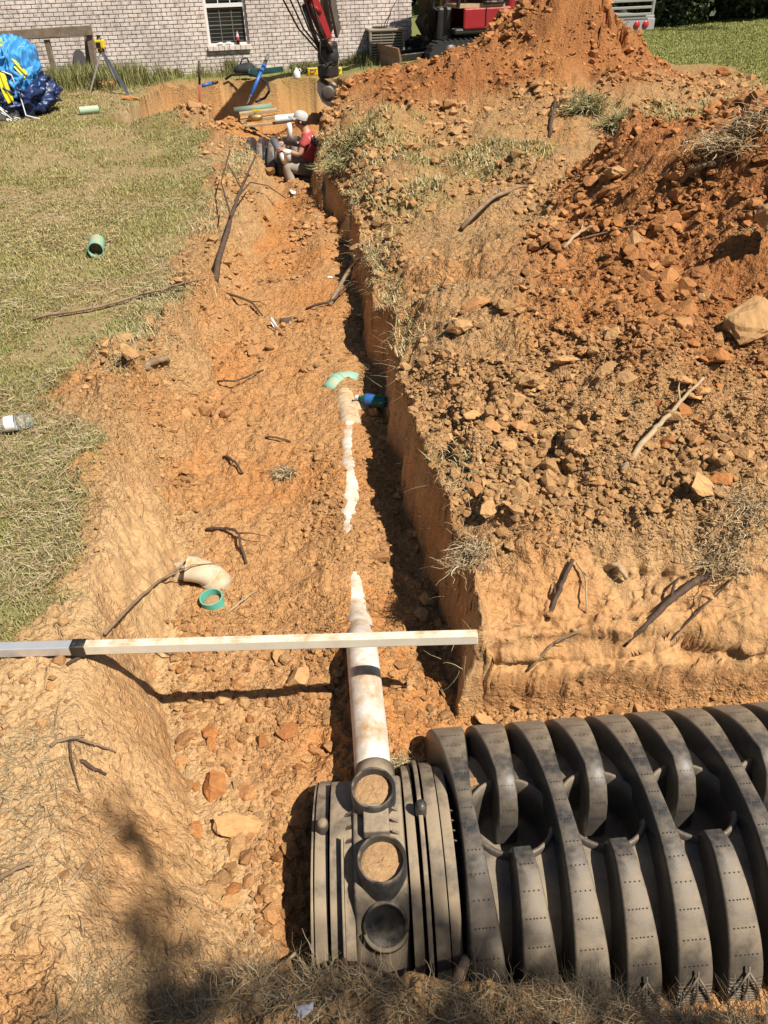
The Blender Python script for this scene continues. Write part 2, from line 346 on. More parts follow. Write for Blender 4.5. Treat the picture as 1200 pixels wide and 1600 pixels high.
TAN = np.array((.45, .265, .120)); SAND = np.array((.52, .33, .162)); RED = np.array((.38, .155, .054)); ORANGE = np.array((.49, .222, .076))
STRAWC = np.array((.36, .27, .14)); GREENG = np.array((.25, .22, .085)); DARKR = np.array((.33, .105, .036))
def mix(a, b, t): return a*(1-t[:, None])+b*t[:, None]
def ground_color(x, y, h, m):
    n = x.size; c = np.tile(TAN, (n, 1))
    f1 = fbm(x*2.2, y*2.2, 100, 5)*0.5+0.5; f2 = fbm(x*7, y*7, 101, 4)*0.5+0.5; f3 = fbm(x*0.8, y*0.8, 102, 4)*0.5+0.5
    c = mix(c, ORANGE, sstep(0.42, 0.7, f1)*0.5)
    fl = sstep(0.75, 0.98, m['ins'])
    c = mix(c, mix(np.tile(ORANGE, (n, 1)), TAN, sstep(0.25, 0.65, f1)*0.62)*1.08, fl)
    c = mix(c, RED, fl*sstep(0.45, 0.7, f2*0.6+f3*0.4)*0.14)
    c = mix(c, SAND, np.clip(m['smooth']*0.9+.8*np.exp(-((x+.95)/.2)**2)*(y < 3)*sstep(.6, 1, y), 0, 1))
    c = mix(c, mix(np.tile(RED, (n, 1)), ORANGE, sstep(0.4, 0.75, f1)*0.6), m['red']*sstep(0.3, 0.55, f1*0.35+f3*0.35+0.3))
    c = mix(c, DARKR, m['red']*sstep(0.5, 0.75, f2)*0.3)
    foot = m['smooth']*sstep(.62, .9, m['ins'])*(1-sstep(.93, .99, m['ins']))*sstep(1.2, 1.5, y); c = mix(c, ORANGE*.85, foot*.6)
    wl_ = m['wall']*(m['ins'] > 0.04)
    c = mix(c, mix(np.tile(SAND, (n, 1)), ORANGE, sstep(0.3, 0.7, f1)*0.6), wl_*0.8)
    band = sstep(0.0, 1.0, np.clip((h+0.42)/0.08, 0, 1)*np.clip((-0.24-h)/0.06, 0, 1))
    c = mix(c, RED, band*m['wall']*0.45*sstep(.2, .4, x))
    c = mix(c, ORANGE, m['pit']*0.6)
    # green remnants of turf on the spoil, thatch on the lawn
    patch = m['right']*sstep(5.2, 6.2, y)*(1-sstep(9.6, 10.6, y))*sstep(0.50, 0.66, f1*0.5+f3*0.5)*(1-m['red'])
    c = mix(c, GREENG*1.2, patch*0.55)
    c = mix(c, mix(np.tile(STRAWC*0.72, (n, 1)), GREENG*.66, sstep(0.4, 0.62, f1)), m['lawn']*(0.62+0.35*f2))
    c = mix(c, np.array((.17, .185, .06)), m['field']*0.95)
    dirt = np.clip((0.6+0.8*f2)*0+sstep(0.55, 0.8, f2)*0.4, 0, 1)*(1-m['lawn'])*(1-m['field'])
    c = mix(c, TAN*0.72, dirt*0.7)
    return np.clip(c*(0.88+0.24*f2[:, None]), 0.01, 0.8), patch

# one sheet, dense where the camera looks, coarse out to the horizon, cut into its regions
rows = [gz(600, py).y for py in np.arange(1690, 22, -1.75)]
back = [-9, -6, -4, -2.5, -1.5, -0.8, -0.3, 0.0, 0.2, 0.32, 0.4]
fary = list(np.geomspace(rows[-1]*1.06, 620, 34))
yy = np.array([b for b in back if b < rows[0]-0.02]+rows+fary)
uu = np.concatenate([np.linspace(-0.98, -0.50, 40)[:-1], np.arange(-0.50, 0.50, 0.00175), np.linspace(0.50, 0.98, 40)])
W = np.where(yy > 0.3, yy+1.2, 1.5+(0.3-yy)*1.6)
GX = (W[:, None]*uu[None, :]).ravel(); GY = np.repeat(yy, len(uu))
GH, GM = ground(GX, GY)
GH = np.where(GY > 40, GH*np.clip(1-(GY-40)/60, 0, 1), GH)
GC, PATCH = ground_color(GX, GY, GH, GM)
# loosen the cut walls sideways so that they are not drawn with a ruler
wv = GM['wall']*(GY < 18)*(1-.85*GM['smooth'])
dz = GH*9
GX2 = GX+wv*0.022*fbm(GY*9+dz, dz*1.7, 110, 4); GY2 = GY+np.where((GX < -2.6) & (GY > 15), np.clip(GM['wall']*1.5, 0, 1)*.035*np.abs(np.sin(GX*31)), 0)+wv*0.018*fbm(GX*9+dz, dz*1.7, 111, 4)
strat = wv*(GX > .28)*(GY < 2.6); GY2 = GY2+strat*(.030*fbm(GX*1.6, GH*26, 113, 3)+.016*fbm(GX*9, GH*40, 114, 3))
GX2 = GX2+wv*(GY < 6)*.014*fbm(GY*28, GH*30, 115, 3)
GV = np.stack([GX2, GY2, GH], 1)
nr, nc = len(yy), len(uu)
idx = np.arange(nr*nc).reshape(nr, nc)
Q = np.stack([idx[:-1, :-1].ravel(), idx[:-1, 1:].ravel(), idx[1:, 1:].ravel(), idx[1:, :-1].ravel()], 1)
def fm(a): return a[Q].mean(1)
reg = np.zeros(len(Q), int)                                     # 0 bare ground
f_in = fm(GM['ins']); f_l = fm(GM['lawn']); f_f = fm(GM['field']); f_pk = fm(GM['peak']); f_rd = fm(GM['redh']); qx = fm(GX); qy = fm(GY)
reg[qx > 0.3] = 3
reg[(f_l > 0.5)] = 1; reg[(f_rd > 0.10)] = 4; reg[(f_pk > 0.12)] = 5; reg[f_f > 0.5] = 6; reg[f_in > 0.06] = 2
names = {0: 'bare_ground', 1: 'lawn', 2: 'trench', 3: 'spoil_bank', 4: 'clay_bank', 5: 'spoil_mound', 6: 'field'}
SET = {}
for k, nm in names.items():
    q = Q[reg == k]
    if not len(q): continue
    u, inv = np.unique(q.ravel(), return_inverse=True)
    o = np_mesh(nm, GV[u], inv.reshape(-1, 4), M_soil, None, True, GC[u]); ra = o.data.attributes.new('rgh', 'FLOAT', 'POINT'); ra.data.foreach_set('value', GM['rough'][u].astype(np.float32)); tag(o, kind='structure'); SET[nm] = o

# ---------------------------------------------------------------- clods
def hull_clod(seed, n=16, sub=0):
    r = random.Random(seed); bm = bmesh.new()
    for i in range(n):
        v = Vector((r.gauss(0, 1), r.gauss(0, 1), r.gauss(0, 1))).normalized()*r.uniform(0.78, 1.0)
        bm.verts.new((v.x, v.y*r.uniform(.85, 1), v.z*0.72))
    res = bmesh.ops.convex_hull(bm, input=bm.verts[:])
    bmesh.ops.delete(bm, geom=[g for g in res['geom_interior'] if isinstance(g, bmesh.types.BMVert)], context='VERTS')
    if sub:
        bmesh.ops.subdivide_edges(bm, edges=bm.edges[:], cuts=sub, use_grid_fill=True, smooth=0.06)
        from mathutils import noise as mn
        for v in bm.verts:
            p = v.co*1.7+Vector((seed*3.1, seed*1.7, 0)); v.co *= 1+0.13*mn.fractal(p, 0.7, 2.0, 5)+0.06*mn.noise(v.co*6+Vector((seed, 0, 0)))
    bmesh.ops.triangulate(bm, faces=bm.faces[:]); bm.verts.index_update()
    V = np.array([v.co[:] for v in bm.verts]); F = np.array([[v.index for v in f.verts] for f in bm.faces]); bm.free()
    return V, F
SMALL = [hull_clod(s, 17) for s in range(14)]
BIG = [hull_clod(s, 15, 2) for s in range(8)]
def soil_pick(red, r):
    c = TAN*(1-red)+RED*red
    return np.clip((c*(1-0.25*r)+ORANGE*0.25*r)*(0.82+0.4*r), 0, 0.8)
def scatter(n, box, pick, smin, smax, pw, seed):
    rg = np.random.default_rng(seed)
    x = rg.uniform(box[0], box[1], n); y = rg.uniform(box[2], box[3], n)
    h, m = ground(x, y); keep = rg.uniform(0, 1, n) < pick(x, y, m)
    x, y, h = x[keep], y[keep], h[keep]; red = m['red'][keep]; fl = m['ins'][keep]
    s = smin*(1-rg.uniform(0, 1, len(x))*(1-(smin/smax)**pw))**(-1/pw); s = s*np.clip(.95+1.1*fbm(x*2.1, y*2.1, 125, 3), .45, 1.8)
    return x, y, h, s, np.clip(red*0.8+0.5*(fl > 0.8)*rg.uniform(0, 1, len(x)), 0, 1), rg
def clod_mesh(name, data, parent):
    x, y, h, s, red, rg = data; Vs = []; Fs = []; Cs = []; off = 0
    kinds = rg.integers(0, len(SMALL), len(x))
    for k in range(len(SMALL)):
        sel = np.where(kinds == k)[0]
        if not len(sel): continue
        V0, F0 = SMALL[k]; a = rg.uniform(0, 2*PI, len(sel)); ca, sa = np.cos(a), np.sin(a)
        tl = rg.uniform(-0.6, 0.6, len(sel)); P = np.repeat(V0[None], len(sel), 0)*(s[sel][:, None, None])
        st = rg.uniform(0.7, 1.3, (len(sel), 1)); P[:, :, 0] *= st; P[:, :, 2] *= rg.uniform(0.7, 1.1, (len(sel), 1))
        X = P[:, :, 0]; Z = P[:, :, 2]; ct, sn_ = np.cos(tl)[:, None], np.sin(tl)[:, None]
        P[:, :, 0], P[:, :, 2] = X*ct-Z*sn_, X*sn_+Z*ct
        X = P[:, :, 0].copy(); Y = P[:, :, 1].copy()
        P[:, :, 0] = X*ca[:, None]-Y*sa[:, None]+x[sel][:, None]; P[:, :, 1] = X*sa[:, None]+Y*ca[:, None]+y[sel][:, None]
        P[:, :, 2] += (h[sel]+s[sel]*0.22)[:, None]
        nv = V0.shape[0]; Vs.append(P.reshape(-1, 3))
        Fs.append((F0[None]+(np.arange(len(sel))*nv)[:, None, None]+off).reshape(-1, 3)); off += nv*len(sel)
        r = rg.uniform(0, 1, (len(sel), 1)); rd = red[sel][:, None]
        c = (TAN*(1-rd)+RED*rd)*(1-0.3*r)+ORANGE*0.3*r; c = c*(0.75+0.5*rg.uniform(0, 1, (len(sel), 1)))
        Cs.append(np.repeat(c, nv, 0))
    o = np_mesh(name, np.concatenate(Vs), np.concatenate(Fs), M_clod, parent, False, np.concatenate(Cs)); tag(o, kind='stuff'); return o
off_chamber = lambda x, y: ~((x > -0.33) & (x < 2.0) & (y > 0.80) & (y < 1.70))
clear_pipe = lambda x, y: np.abs(x-np.interp(y, [1.2,2.1,2.7,3.8,4.2,7.7,9.1], [-.05,-.105,-.155,-.18,-.25,-.53,-.88])) > np.where(y < 2.2, .085, .016)
dens1 = lambda x, y, m: m['rough']*np.where(m['ins'] > 0.9, 0.9, 0.9)*off_chamber(x, y)*clear_pipe(x, y)*(1-0.9*m['wall']*np.where((x > .3) & (y < 2.4), .15, 1))*sstep(0.40, 0.68, 0.5+0.6*fbm(x*1.6, y*1.6, 120, 4)+0.2*m['red']+np.where((m['ins'] > .9) & (y < 2.4), .38, 0))*(1-0.84*m['smooth'])
parts_ = [scatter(60000, (-1.3, 2.4, 0.75, 3.6), dens1, 0.0045, 0.03, 1.7, 1), scatter(17000, (-.85, -.08, .95, 2.3), dens1, .004, .030, 1.5, 8), scatter(14000, (.25, 2.0, 1.95, 3.4), dens1, .007, .03, 1.4, 9), scatter(24000, (-1.5, 4.2, 3.4, 8), dens1, 0.010, 0.065, 1.65, 2), scatter(22000, (-4, 6.5, 7.5, 14.8), dens1, 0.016, 0.09, 2.0, 3)]
rr = parts_[0][5]
allp = tuple(np.concatenate([p[i] for p in parts_]) for i in range(5))+(rr,)
clod_mesh('soil_crumbs', allp, None)
# larger clods one by one: parts of the ground they belong to
CL_ME = []
for k, (V0, F0) in enumerate(BIG):
    for tone in range(3):
        red = (0.0, 0.45, 0.95)[tone]; c = soil_pick(red, (k*0.37) % 1)
        me_o = np_mesh('clod', V0, F0, M_lump, None, False, np.tile(c*1.22, (len(V0), 1))); CL_ME.append((tone, me_o.data)); bpy.data.objects.remove(me_o)
def region_of(x, y):
    m = ground(np.array([x]), np.array([y]))[1]
    if m['ins'][0] > 0.06: return SET['trench']
    if m['field'][0] > .5: return SET['field']
    if m['peak'][0] > 0.12: return SET['spoil_mound']
    if m['redh'][0] > 0.10: return SET['clay_bank']
    if m['lawn'][0] > .5: return SET['lawn']
    return SET['spoil_bank'] if x > 0.3 else SET['bare_ground']
def clod(x, y, s, tone=None, sz=(1, 1, .8), z=None, rnd=random):
    h, m = ground(np.array([x]), np.array([y]), True)
    if tone is None: tone = 2 if m['red'][0] > 0.6 else (1 if m['ins'][0] > 0.8 and rnd.random() < .6 else rnd.choice((0, 0, 1)))
    me = rnd.choice([q for t, q in CL_ME if t == tone])
    o = bpy.data.objects.new('clod', me); COL.objects.link(o); o.parent = region_of(x, y)
    o.location = (x, y, (h[0] if z is None else z)+s*sz[2]*0.28); o.rotation_euler = (rnd.uniform(-.35, .35), rnd.uniform(-.35, .35), rnd.uniform(0, 6.28))
    o.scale = (s*sz[0], s*sz[1], s*sz[2]); return o

# ---------------------------------------------------------------- grass, straw, roots
def blades(name, x, y, z, ln, wd, lean, col, kind='stuff', curl=0.5, parent=None, m=None):
    n = len(x); a = RNG.uniform(0, 2*PI, n); ca, sa = np.cos(a), np.sin(a)
    le = np.clip(lean+RNG.normal(0, .18, n), 0, 1.0); up = np.sqrt(np.clip(1-le**2, 0.02, 1))
    w = wd/2; wx, wy = -sa*w, ca*w
    # five points: base pair, middle pair, tip
    b = np.stack([x, y, z-0.004], 1); mid = b+np.stack([ca*le*ln*.5, sa*le*ln*.5, up*ln*.55], 1)
    le2 = np.clip(le+curl*RNG.uniform(0, 1, n), 0, 1.25); up2 = np.where(le2 < 1, np.sqrt(np.clip(1-le2**2, 0, 1)), -(le2-1)*1.5)
    tip = mid+np.stack([ca*le2*ln*.5, sa*le2*ln*.5, up2*ln*.5], 1)
    s = np.stack([wx, wy, np.zeros(n)], 1)
    V = np.stack([b-s, b+s, mid+s*.8, mid-s*.8, tip], 1).reshape(-1, 3); i0 = (np.arange(n)*5)[:, None]
    o = np_mesh(name, V, [i0+np.array([[0, 1, 2, 3]]), i0+np.array([[3, 2, 4]])], m or M_grass, parent, False, np.repeat(col, 5, 0))
    tag(o, kind=kind); return o
GCOL = np.array([(.25, .25, .085), (.33, .30, .115), (.44, .37, .18), (.55, .45, .25), (.18, .18, .06)])
def gcol(n, w, v=0.25):
    k = RNG.choice(len(GCOL), n, p=w); return np.clip(GCOL[k]*(1+RNG.uniform(-v, v, (n, 1))), 0.01, .7)
def lawn_pts(n, y0, y1, x0, x1):
    y = np.exp(RNG.uniform(math.log(y0), math.log(y1), n)); u = RNG.uniform(x0, x1, n); x = u*(y+1.2); return x, y
# the lawn left of the trench
x, y = lawn_pts(300000, 1.7, 18.6, -0.62, -0.03)
h, m = ground(x, y); k = (RNG.uniform(0, 1, len(x)) < np.clip(m['lawn']*1.4-0.3, 0, 1)*np.where(m['ins'] > .05, 0, 1)*(0.35+0.9*sstep(0.3, 0.55, fbm(x*2.2, y*2.2, 100, 5)*0.5+0.5))) & (y < wall_y(x)-0.05)
x, y, h = x[k], y[k], h[k]; gq = sstep(0.38, .60, fbm(x*1.2, y*1.2, 131, 4)*.5+.5)*np.where(y < 3.6, .65, .95)
c = gcol(len(x), [.30, .27, .20, .10, .13]); dry = gcol(len(x), [.12, .22, .32, .26, .08]); c = c*gq[:, None]+dry*(1-gq[:, None])
tall = 1+2.2*sstep(wall_y(x)-1.1, wall_y(x)-0.1, y)*RNG.uniform(0, 1, len(x))
blades('lawn_grass', x, y, h, RNG.uniform(.016, .040, len(x))*(1+.03*y)*tall, .0024+.00062*y, np.full(len(x), .66), c*np.array((.76, .82, .66)))
# the field beyond the mound
x, y = lawn_pts(120000, 8.5, 27, 0.24, 0.60)
h, m = ground(x, y); k = m['field'] > .55; x, y, h = x[k], y[k], h[k]
blades('field_grass', x, y, h, RNG.uniform(.025, .05, len(x)), .006+.0005*y, np.full(len(x), .5), gcol(len(x), [.5, .24, .08, .03, .15])*np.array((.84, .92, .66)))
# strip of grass and weeds below the house wall
x = RNG.uniform(-7, 1.6, 16000); y = wall_y(x)-0.03-RNG.exponential(.28, 16000); h, m = ground(x, y)
k = (m['ins'] < .05) & (y > 15.5) & (fbm(x*2.3, y*.8, 140, 3) > -0.18); x, y, h = x[k], y[k], h[k]
blades('weeds', x, y, h, RNG.uniform(.05, .17, len(x))*(1+1.0*sstep(0.0, .5, fbm(x*1.3, x*0, 141, 2))), np.full(len(x), .010), np.full(len(x), .3), gcol(len(x), [.45, .12, .06, .02, .35])*.72)
x = RNG.normal(-5.15, .55, 5000); y = RNG.normal(16.3, .45, 5000); h, m = ground(x, y)
blades('tall_grass', x, y, h, RNG.uniform(.12, .42, 5000), np.full(5000, .013), np.full(5000, .3), gcol(5000, [.45, .15, .06, .02, .32])*.8)
# turf scraps on the spoil
x = RNG.uniform(-.6, 4.5, 120000); y = RNG.uniform(4.5, 10.5, 120000); h, m = ground(x, y)
gc_, pt = ground_color(x, y, h, m); k = (pt*RNG.uniform(0, 1, len(x)) > .55) & (m['wall'] < .1) & (m['ins'] < .05); x, y, h = x[k], y[k], h[k]
blades('turf_scraps', x, y, h, RNG.uniform(.03, .08, len(x)), .005+.0007*y, np.full(len(x), .6), gcol(len(x), [.16, .20, .30, .26, .08])*.9)
# turf edge hanging over the right wall of the trench
y = RNG.uniform(2.4, 10, 5200); x = R_top(y)+RNG.normal(.06, .07, 5200); h, m = ground(x, y); k = (m['ins'] < .35) & (fbm(y*1.7, x*0, 150, 3) > -0.12); x, y, h = x[k], y[k], h[k]
blades('turf_edge_grass', x, y, h, RNG.uniform(.03, .10, len(x)), .0022+.0006*y, np.full(len(x), .75), gcol(len(x), [.05, .12, .30, .46, .07])*.9, curl=.8)
y = RNG.uniform(2.3, 11, 9000); x = L_top(y)+RNG.normal(-.10, .10, 9000); h, m = ground(x, y); k = (m['ins'] < .4) & (fbm(y*1.7, x*0, 151, 3) > 0.0); x, y, h = x[k], y[k], h[k]
blades('turf_edge_straw', x, y, h, RNG.uniform(.03, .10, len(x)), .002+.0005*y, np.full(len(x), .8), gcol(len(x), [.05, .12, .28, .5, .05])*.9, curl=.8)

def strands(name, base, ln, wd, flat, col, seg=5, curl=1.0, parent=None):
    """thin curling ribbons: straw, root hairs"""
    n = len(base); a = RNG.uniform(0, 2*PI, n); pz = RNG.uniform(-.1, .8, n)*(1-flat)+RNG.normal(0, .12, n)
    P = [base]; d = np.stack([np.cos(a), np.sin(a), pz], 1); d /= np.linalg.norm(d, axis=1)[:, None]
    for s in range(seg):
        d = d+RNG.normal(0, .35*curl, (n, 3))*np.array((1, 1, .6)); d[:, 2] -= .06; d /= np.linalg.norm(d, axis=1)[:, None]
        P.append(P[-1]+d*(ln/seg)[:, None])
    V = []
    for i, p in enumerate(P):
        w = wd*(1-.75*i/seg)/2; t = np.stack([np.sin(a), -np.cos(a), np.full(n, .4)], 1); V += [p-t*w[:, None], p+t*w[:, None]]
    V = np.stack(V, 1).reshape(-1, 3); k = 2*(seg+1); i0 = (np.arange(n)*k)[:, None]
    F = [i0+np.array([[2*i, 2*i+1, 2*i+3, 2*i+2]]) for i in range(seg)]
    o = np_mesh(name, V, np.concatenate(F), M_straw, parent, False, np.repeat(col, k, 0)); tag(o, kind='stuff'); return o
SC = np.array([(.42, .31, .17), (.30, .20, .10), (.20, .13, .07), (.50, .40, .25), (.12, .08, .045)])
def scol(n, w=(.3, .28, .18, .14, .10)): return SC[RNG.choice(5, n, p=w)]*RNG.uniform(.8, 1.2, (n, 1))
# near edge of the chamber trench, a mat of dead roots and straw
n = 16000; x = RNG.uniform(-.70, 1.15, n); y = RNG.normal(.70, .085, n)+.06*(x < .12)*(x > -.35)-.04*(x > .3); h, m = ground(x, y)
k = (y < .90) & (fbm(x*5, y*5, 160, 3)+.1 > -.12); x, y, h = x[k], y[k], h[k]
strands('dead_straw', np.stack([x, y, h+.004], 1), RNG.uniform(.02, .10, len(x)), RNG.uniform(.0008, .0022, len(x)), .45, scol(len(x)))
# left of the rod: trampled straw and roots
n = 9000; x = RNG.uniform(-1.5, -.66, n); y = RNG.uniform(.65, 1.75, n); h, m = ground(x, y)
k = (m['ins'] < .25) & (fbm(x*4.5, y*4.5, 161, 3) > .02-.1*(x < -.85)); x, y, h = x[k], y[k], h[k]
strands('trampled_straw', np.stack([x, y, h+.003], 1), RNG.uniform(.02, .09, len(x)), RNG.uniform(.0008, .0022, len(x)), .9, scol(len(x)), curl=.6)
n = 1500; x = RNG.uniform(-.55, -.15, n); y = RNG.normal(.86, .10, n); h, m = ground(x, y); k = fbm(x*5, y*5, 162, 3) > -.05; x, y, h = x[k], y[k], h[k]
strands('floor_straw', np.stack([x, y, h+.003], 1), RNG.uniform(.015, .06, len(x)), RNG.uniform(.0008, .0018, len(x)), .8, scol(len(x)), curl=.7)
# straw over the right bank
n = 22000; x = RNG.uniform(.2, 3.4, n); y = RNG.uniform(1.95, 7.5, n); h, m = ground(x, y)
k = (m['ins'] < .1) & (fbm(x*2.0, y*2.0, 163, 4)-.25*m['red'] > .16-.16*(1-sstep(2.4, 3.2, y))); x, y, h = x[k], y[k], h[k]
strands('bank_straw', np.stack([x, y, h+.003], 1), RNG.uniform(.02, .08, len(x)), .0009+.0005*y*RNG.uniform(.5, 1, len(x)), .75, scol(len(x), (.36, .22, .1, .26, .06)), curl=.6, seg=3)
# root hairs sticking out of the cut walls
n = 420; y = RNG.uniform(1.75, 6.5, n); x = R_top(y)+RNG.uniform(-.045, .01, n); z = RNG.uniform(-.36, .0, n)
strands('wall_root_hairs', np.stack([x, y, z], 1), RNG.uniform(.03, .16, n), RNG.uniform(.001, .003, n), .5, scol(n, (.36, .26, .1, .24, .04)), curl=.5)
n = 260; x = RNG.uniform(.3, 1.7, n); y = RNG.uniform(1.72, 2.05, n)+.05*x; h, m = ground(x, y)
strands('bank_root_hairs', np.stack([x, y-.01, h], 1), RNG.uniform(.03, .13, n), RNG.uniform(.0008, .002, n), .4, scol(n, (.3, .3, .2, .1, .1)), curl=.5)
n = 500; y = RNG.uniform(1.75, 7, n); x = L_top(y)+RNG.uniform(-.05, .15, n); h, m = ground(x, y)
strands('left_root_hairs', np.stack([x, y, h+.003], 1), RNG.uniform(.03, .16, n), RNG.uniform(.001, .003, n), .8, scol(n, (.2, .35, .25, .1, .1)), curl=.4)
n = 900; x = RNG.uniform(-1.0, .2, n); y = RNG.uniform(1.8, 6, n); h, m = ground(x, y); k = (m['ins'] > .8) & (fbm(x*3, y*3, 164, 3) > .1); x, y, h = x[k], y[k], h[k]
strands('trench_rootlets', np.stack([x, y, h+.004], 1), RNG.uniform(.03, .12, len(x)), RNG.uniform(.0008, .0022, len(x)), .92, scol(len(x), (.2, .3, .3, .1, .1)), curl=.4)

# thatch lying in the lawn
x, y = lawn_pts(38000, 1.8, 9, -.60, -.10); h, m = ground(x, y); k = (m['lawn'] > .4) & (m['ins'] < .05) & (fbm(x*1.8, y*1.8, 170, 3)+.2*(y < 3.4) > 0.0); x, y, h = x[k], y[k], h[k]
strands('lawn_thatch', np.stack([x, y, h+.018], 1), RNG.uniform(.03, .09, len(x)), .0011+.0006*y, .85, scol(len(x), (.38, .22, .08, .28, .04)), curl=.7, seg=3)

# ---------------------------------------------------------------- chambers, end cap, pipe
SOIL = (.33, .25, .165)
M_hdpe = mat('dusty_black_plastic', (.045, .043, .041), rough=.27, dust=SOIL, dustamt=.41, dscale=4.6, bump=.0006, bscale=300, var=.2, vscale=30)
M_hdpe2 = mat('dusty_cap_plastic', (.033, .032, .03), rough=.42, dust=SOIL, dustamt=.62, dscale=9, bump=.0008, bscale=260, var=.2, vscale=30)
M_rim = mat('rim_plastic', (.028, .028, .028), rough=.4, dust=SOIL, dustamt=.12, dscale=14)
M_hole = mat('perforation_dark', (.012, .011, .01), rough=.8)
M_fill = mat('loose_soil', (.46, .28, .14), rough=.95, var=.22, vscale=60, bump=.006, bscale=120, spec=.1)
M_pvc = mat('white_pvc', (.74, .70, .62), rough=.35, dust=(.44, .26, .12), dustamt=.36, dscale=11, var=.05, vscale=9)
M_pvcd = mat('dirty_white_pvc', (.66, .56, .42), rough=.5, dust=(.45, .27, .12), dustamt=.45, dscale=16, var=.08, vscale=20)
M_teal = mat('teal_pvc', (.20, .52, .40), rough=.42, dust=(.46, .34, .18), dustamt=.30, dscale=13, var=.08, vscale=14)
M_tealb = mat('bright_teal_pvc', (.10, .46, .36), rough=.38, dust=(.46, .34, .18), dustamt=.12, dscale=20, var=.08, vscale=20)
def arch(hw, H, e=2.3, n=44):
    out = []
    for i in range(n+1):
        t = PI*i/n; c, s = math.cos(t), math.sin(t)
        out.append((math.copysign(abs(c)**(2/e), c)*hw, abs(s)**(2/e)*H))
    # even spacing along the curve
    P = np.array(out); d = np.r_[0, np.cumsum(np.linalg.norm(np.diff(P, axis=0), axis=1))]; t = np.linspace(0, d[-1], n+1)
    return np.stack([np.interp(t, d, P[:, 0]), np.interp(t, d, P[:, 1])], 1)
CH_Y = 1.215; CH_Z = -0.455; CH_X = 0.195; CH_R = 0.06; HW = .362; CHH = .262
ch = empty('leaching_chamber', (CH_X, CH_Y, CH_Z), CH_R, 'long black corrugated plastic drainage chamber, dusty with soil, lying in the near trench', 'drainage chamber')
P0 = arch(HW, CHH)                                    # from the back foot over the crest to the front foot
FULL = [0.254*i for i in range(0, 8)]; HALF = [0.254*i+.127 for i in range(0, 7)]; LEN = 1.86; BR = .113
# the shell between the ribs
sN = int((LEN+.02)/.0075); ss = np.linspace(-.02, LEN, sN); Psh = arch(HW-.034, CHH-.030, n=110)
V = np.array([(s, p[0], p[1]) for s in ss for p in Psh]); nt_ = len(Psh); F = []
for i in range(sN-1):
    for j in range(nt_-1):
        c = (V[i*nt_+j]+V[(i+1)*nt_+j+1])/2
        if min(math.hypot(c[0]-q, c[1]) for q in HALF) < BR-.003: continue
        F.append((i*nt_+j, i*nt_+j+1, (i+1)*nt_+j+1, (i+1)*nt_+j))
np_mesh('shell', V, np.array(F), M_hdpe, ch, True)
def rib_mesh(path, wid, hgt, nm, close0=True, close1=True, curve=None):
    """rib with rounded shoulders swept along path (y,z); wid, hgt given per path point"""
    P = np.array(path); k = len(P); T = np.gradient(P, axis=0); T /= np.linalg.norm(T, axis=1)[:, None]
    N = np.stack([T[:, 1], -T[:, 0]], 1)
    if N[k//2, 1] < 0: N = -N
    V = []; sec = [(-1.22, -.8), (-1.09, .40), (-1.03, .82), (-.97, .95), (-.86, 1.0), (0, 1.01), (.86, 1.0), (.97, .95), (1.03, .82), (1.09, .40), (1.22, -.8)]
    for i in range(k):
        for a, b in sec:
            x = a*wid[i]; V.append((x+(curve[i] if curve is not None else 0), P[i, 0]+N[i, 0]*b*hgt[i], P[i, 1]+N[i, 1]*b*hgt[i]))
    m_ = len(sec); F = [(i*m_+j, i*m_+j+1, (i+1)*m_+j+1, (i+1)*m_+j) for i in range(k-1) for j in range(m_-1)]
    me = bpy.data.meshes.new(nm); fs = list(F)
    if close0: fs.append(tuple(range(m_-1, -1, -1)))
    if close1: fs.append(tuple(range((k-1)*m_, k*m_)))
    me.from_pydata(V, [], fs); me.polygons.foreach_set('use_smooth', [True]*len(fs)); me.materials.append(M_hdpe); me.update()
    bm = bmesh.new(); bm.from_mesh(me); bmesh.ops.recalc_face_normals(bm, faces=bm.faces); bm.to_mesh(me); bm.free()
    me.set_sharp_from_angle(angle=math.radians(50))
    # rows of perforations on the top face
    dots = MB(); d = np.r_[0, np.cumsum(np.linalg.norm(np.diff(P, axis=0), axis=1))]; s_ = .05
    while s_ < d[-1]-.05:
        i = int(np.searchsorted(d, s_)); i = min(max(i, 1), k-2); q = (s_-d[i-1])/(d[i]-d[i-1]); c = P[i-1]*(1-q)+P[i]*q; hh = hgt[i]+.0012; w = wid[i]
        x0 = curve[i] if curve is not None else 0
        for u in ((-.62, -.36, -.1, .1, .36, .62) if w > .036 else (-.55, -.18, .18, .55)):
            p = Vector((u*w+x0, c[0]+N[i, 0]*hh*1.012, c[1]+N[i, 1]*hh*1.012)); t = Vector((0, T[i, 0], T[i, 1])); e = Vector((1, 0, 0))
            dots.add([p+e*.0021*math.cos(a)+t*.0021*math.sin(a) for a in np.arange(6)*PI/3], [(0, 1, 2, 3, 4, 5)])
        s_ += .052
    dm = bpy.data.meshes.new('perforations'); dm.from_pydata(dots.v, [], dots.f); dm.materials.append(M_hole); dm.update()
    return me, dm
def widths(P, wc, wf): 
    y = np.array(P)[:, 0]/HW; return wc+(np.where(y > 0, wf+.014, wf)-wc)*np.clip(np.abs(y), 0, 1)**1.6
wF = widths(P0, .0215, .047)
me_full, dm_full = rib_mesh(P0, wF, np.full(len(P0), .056), 'rib')
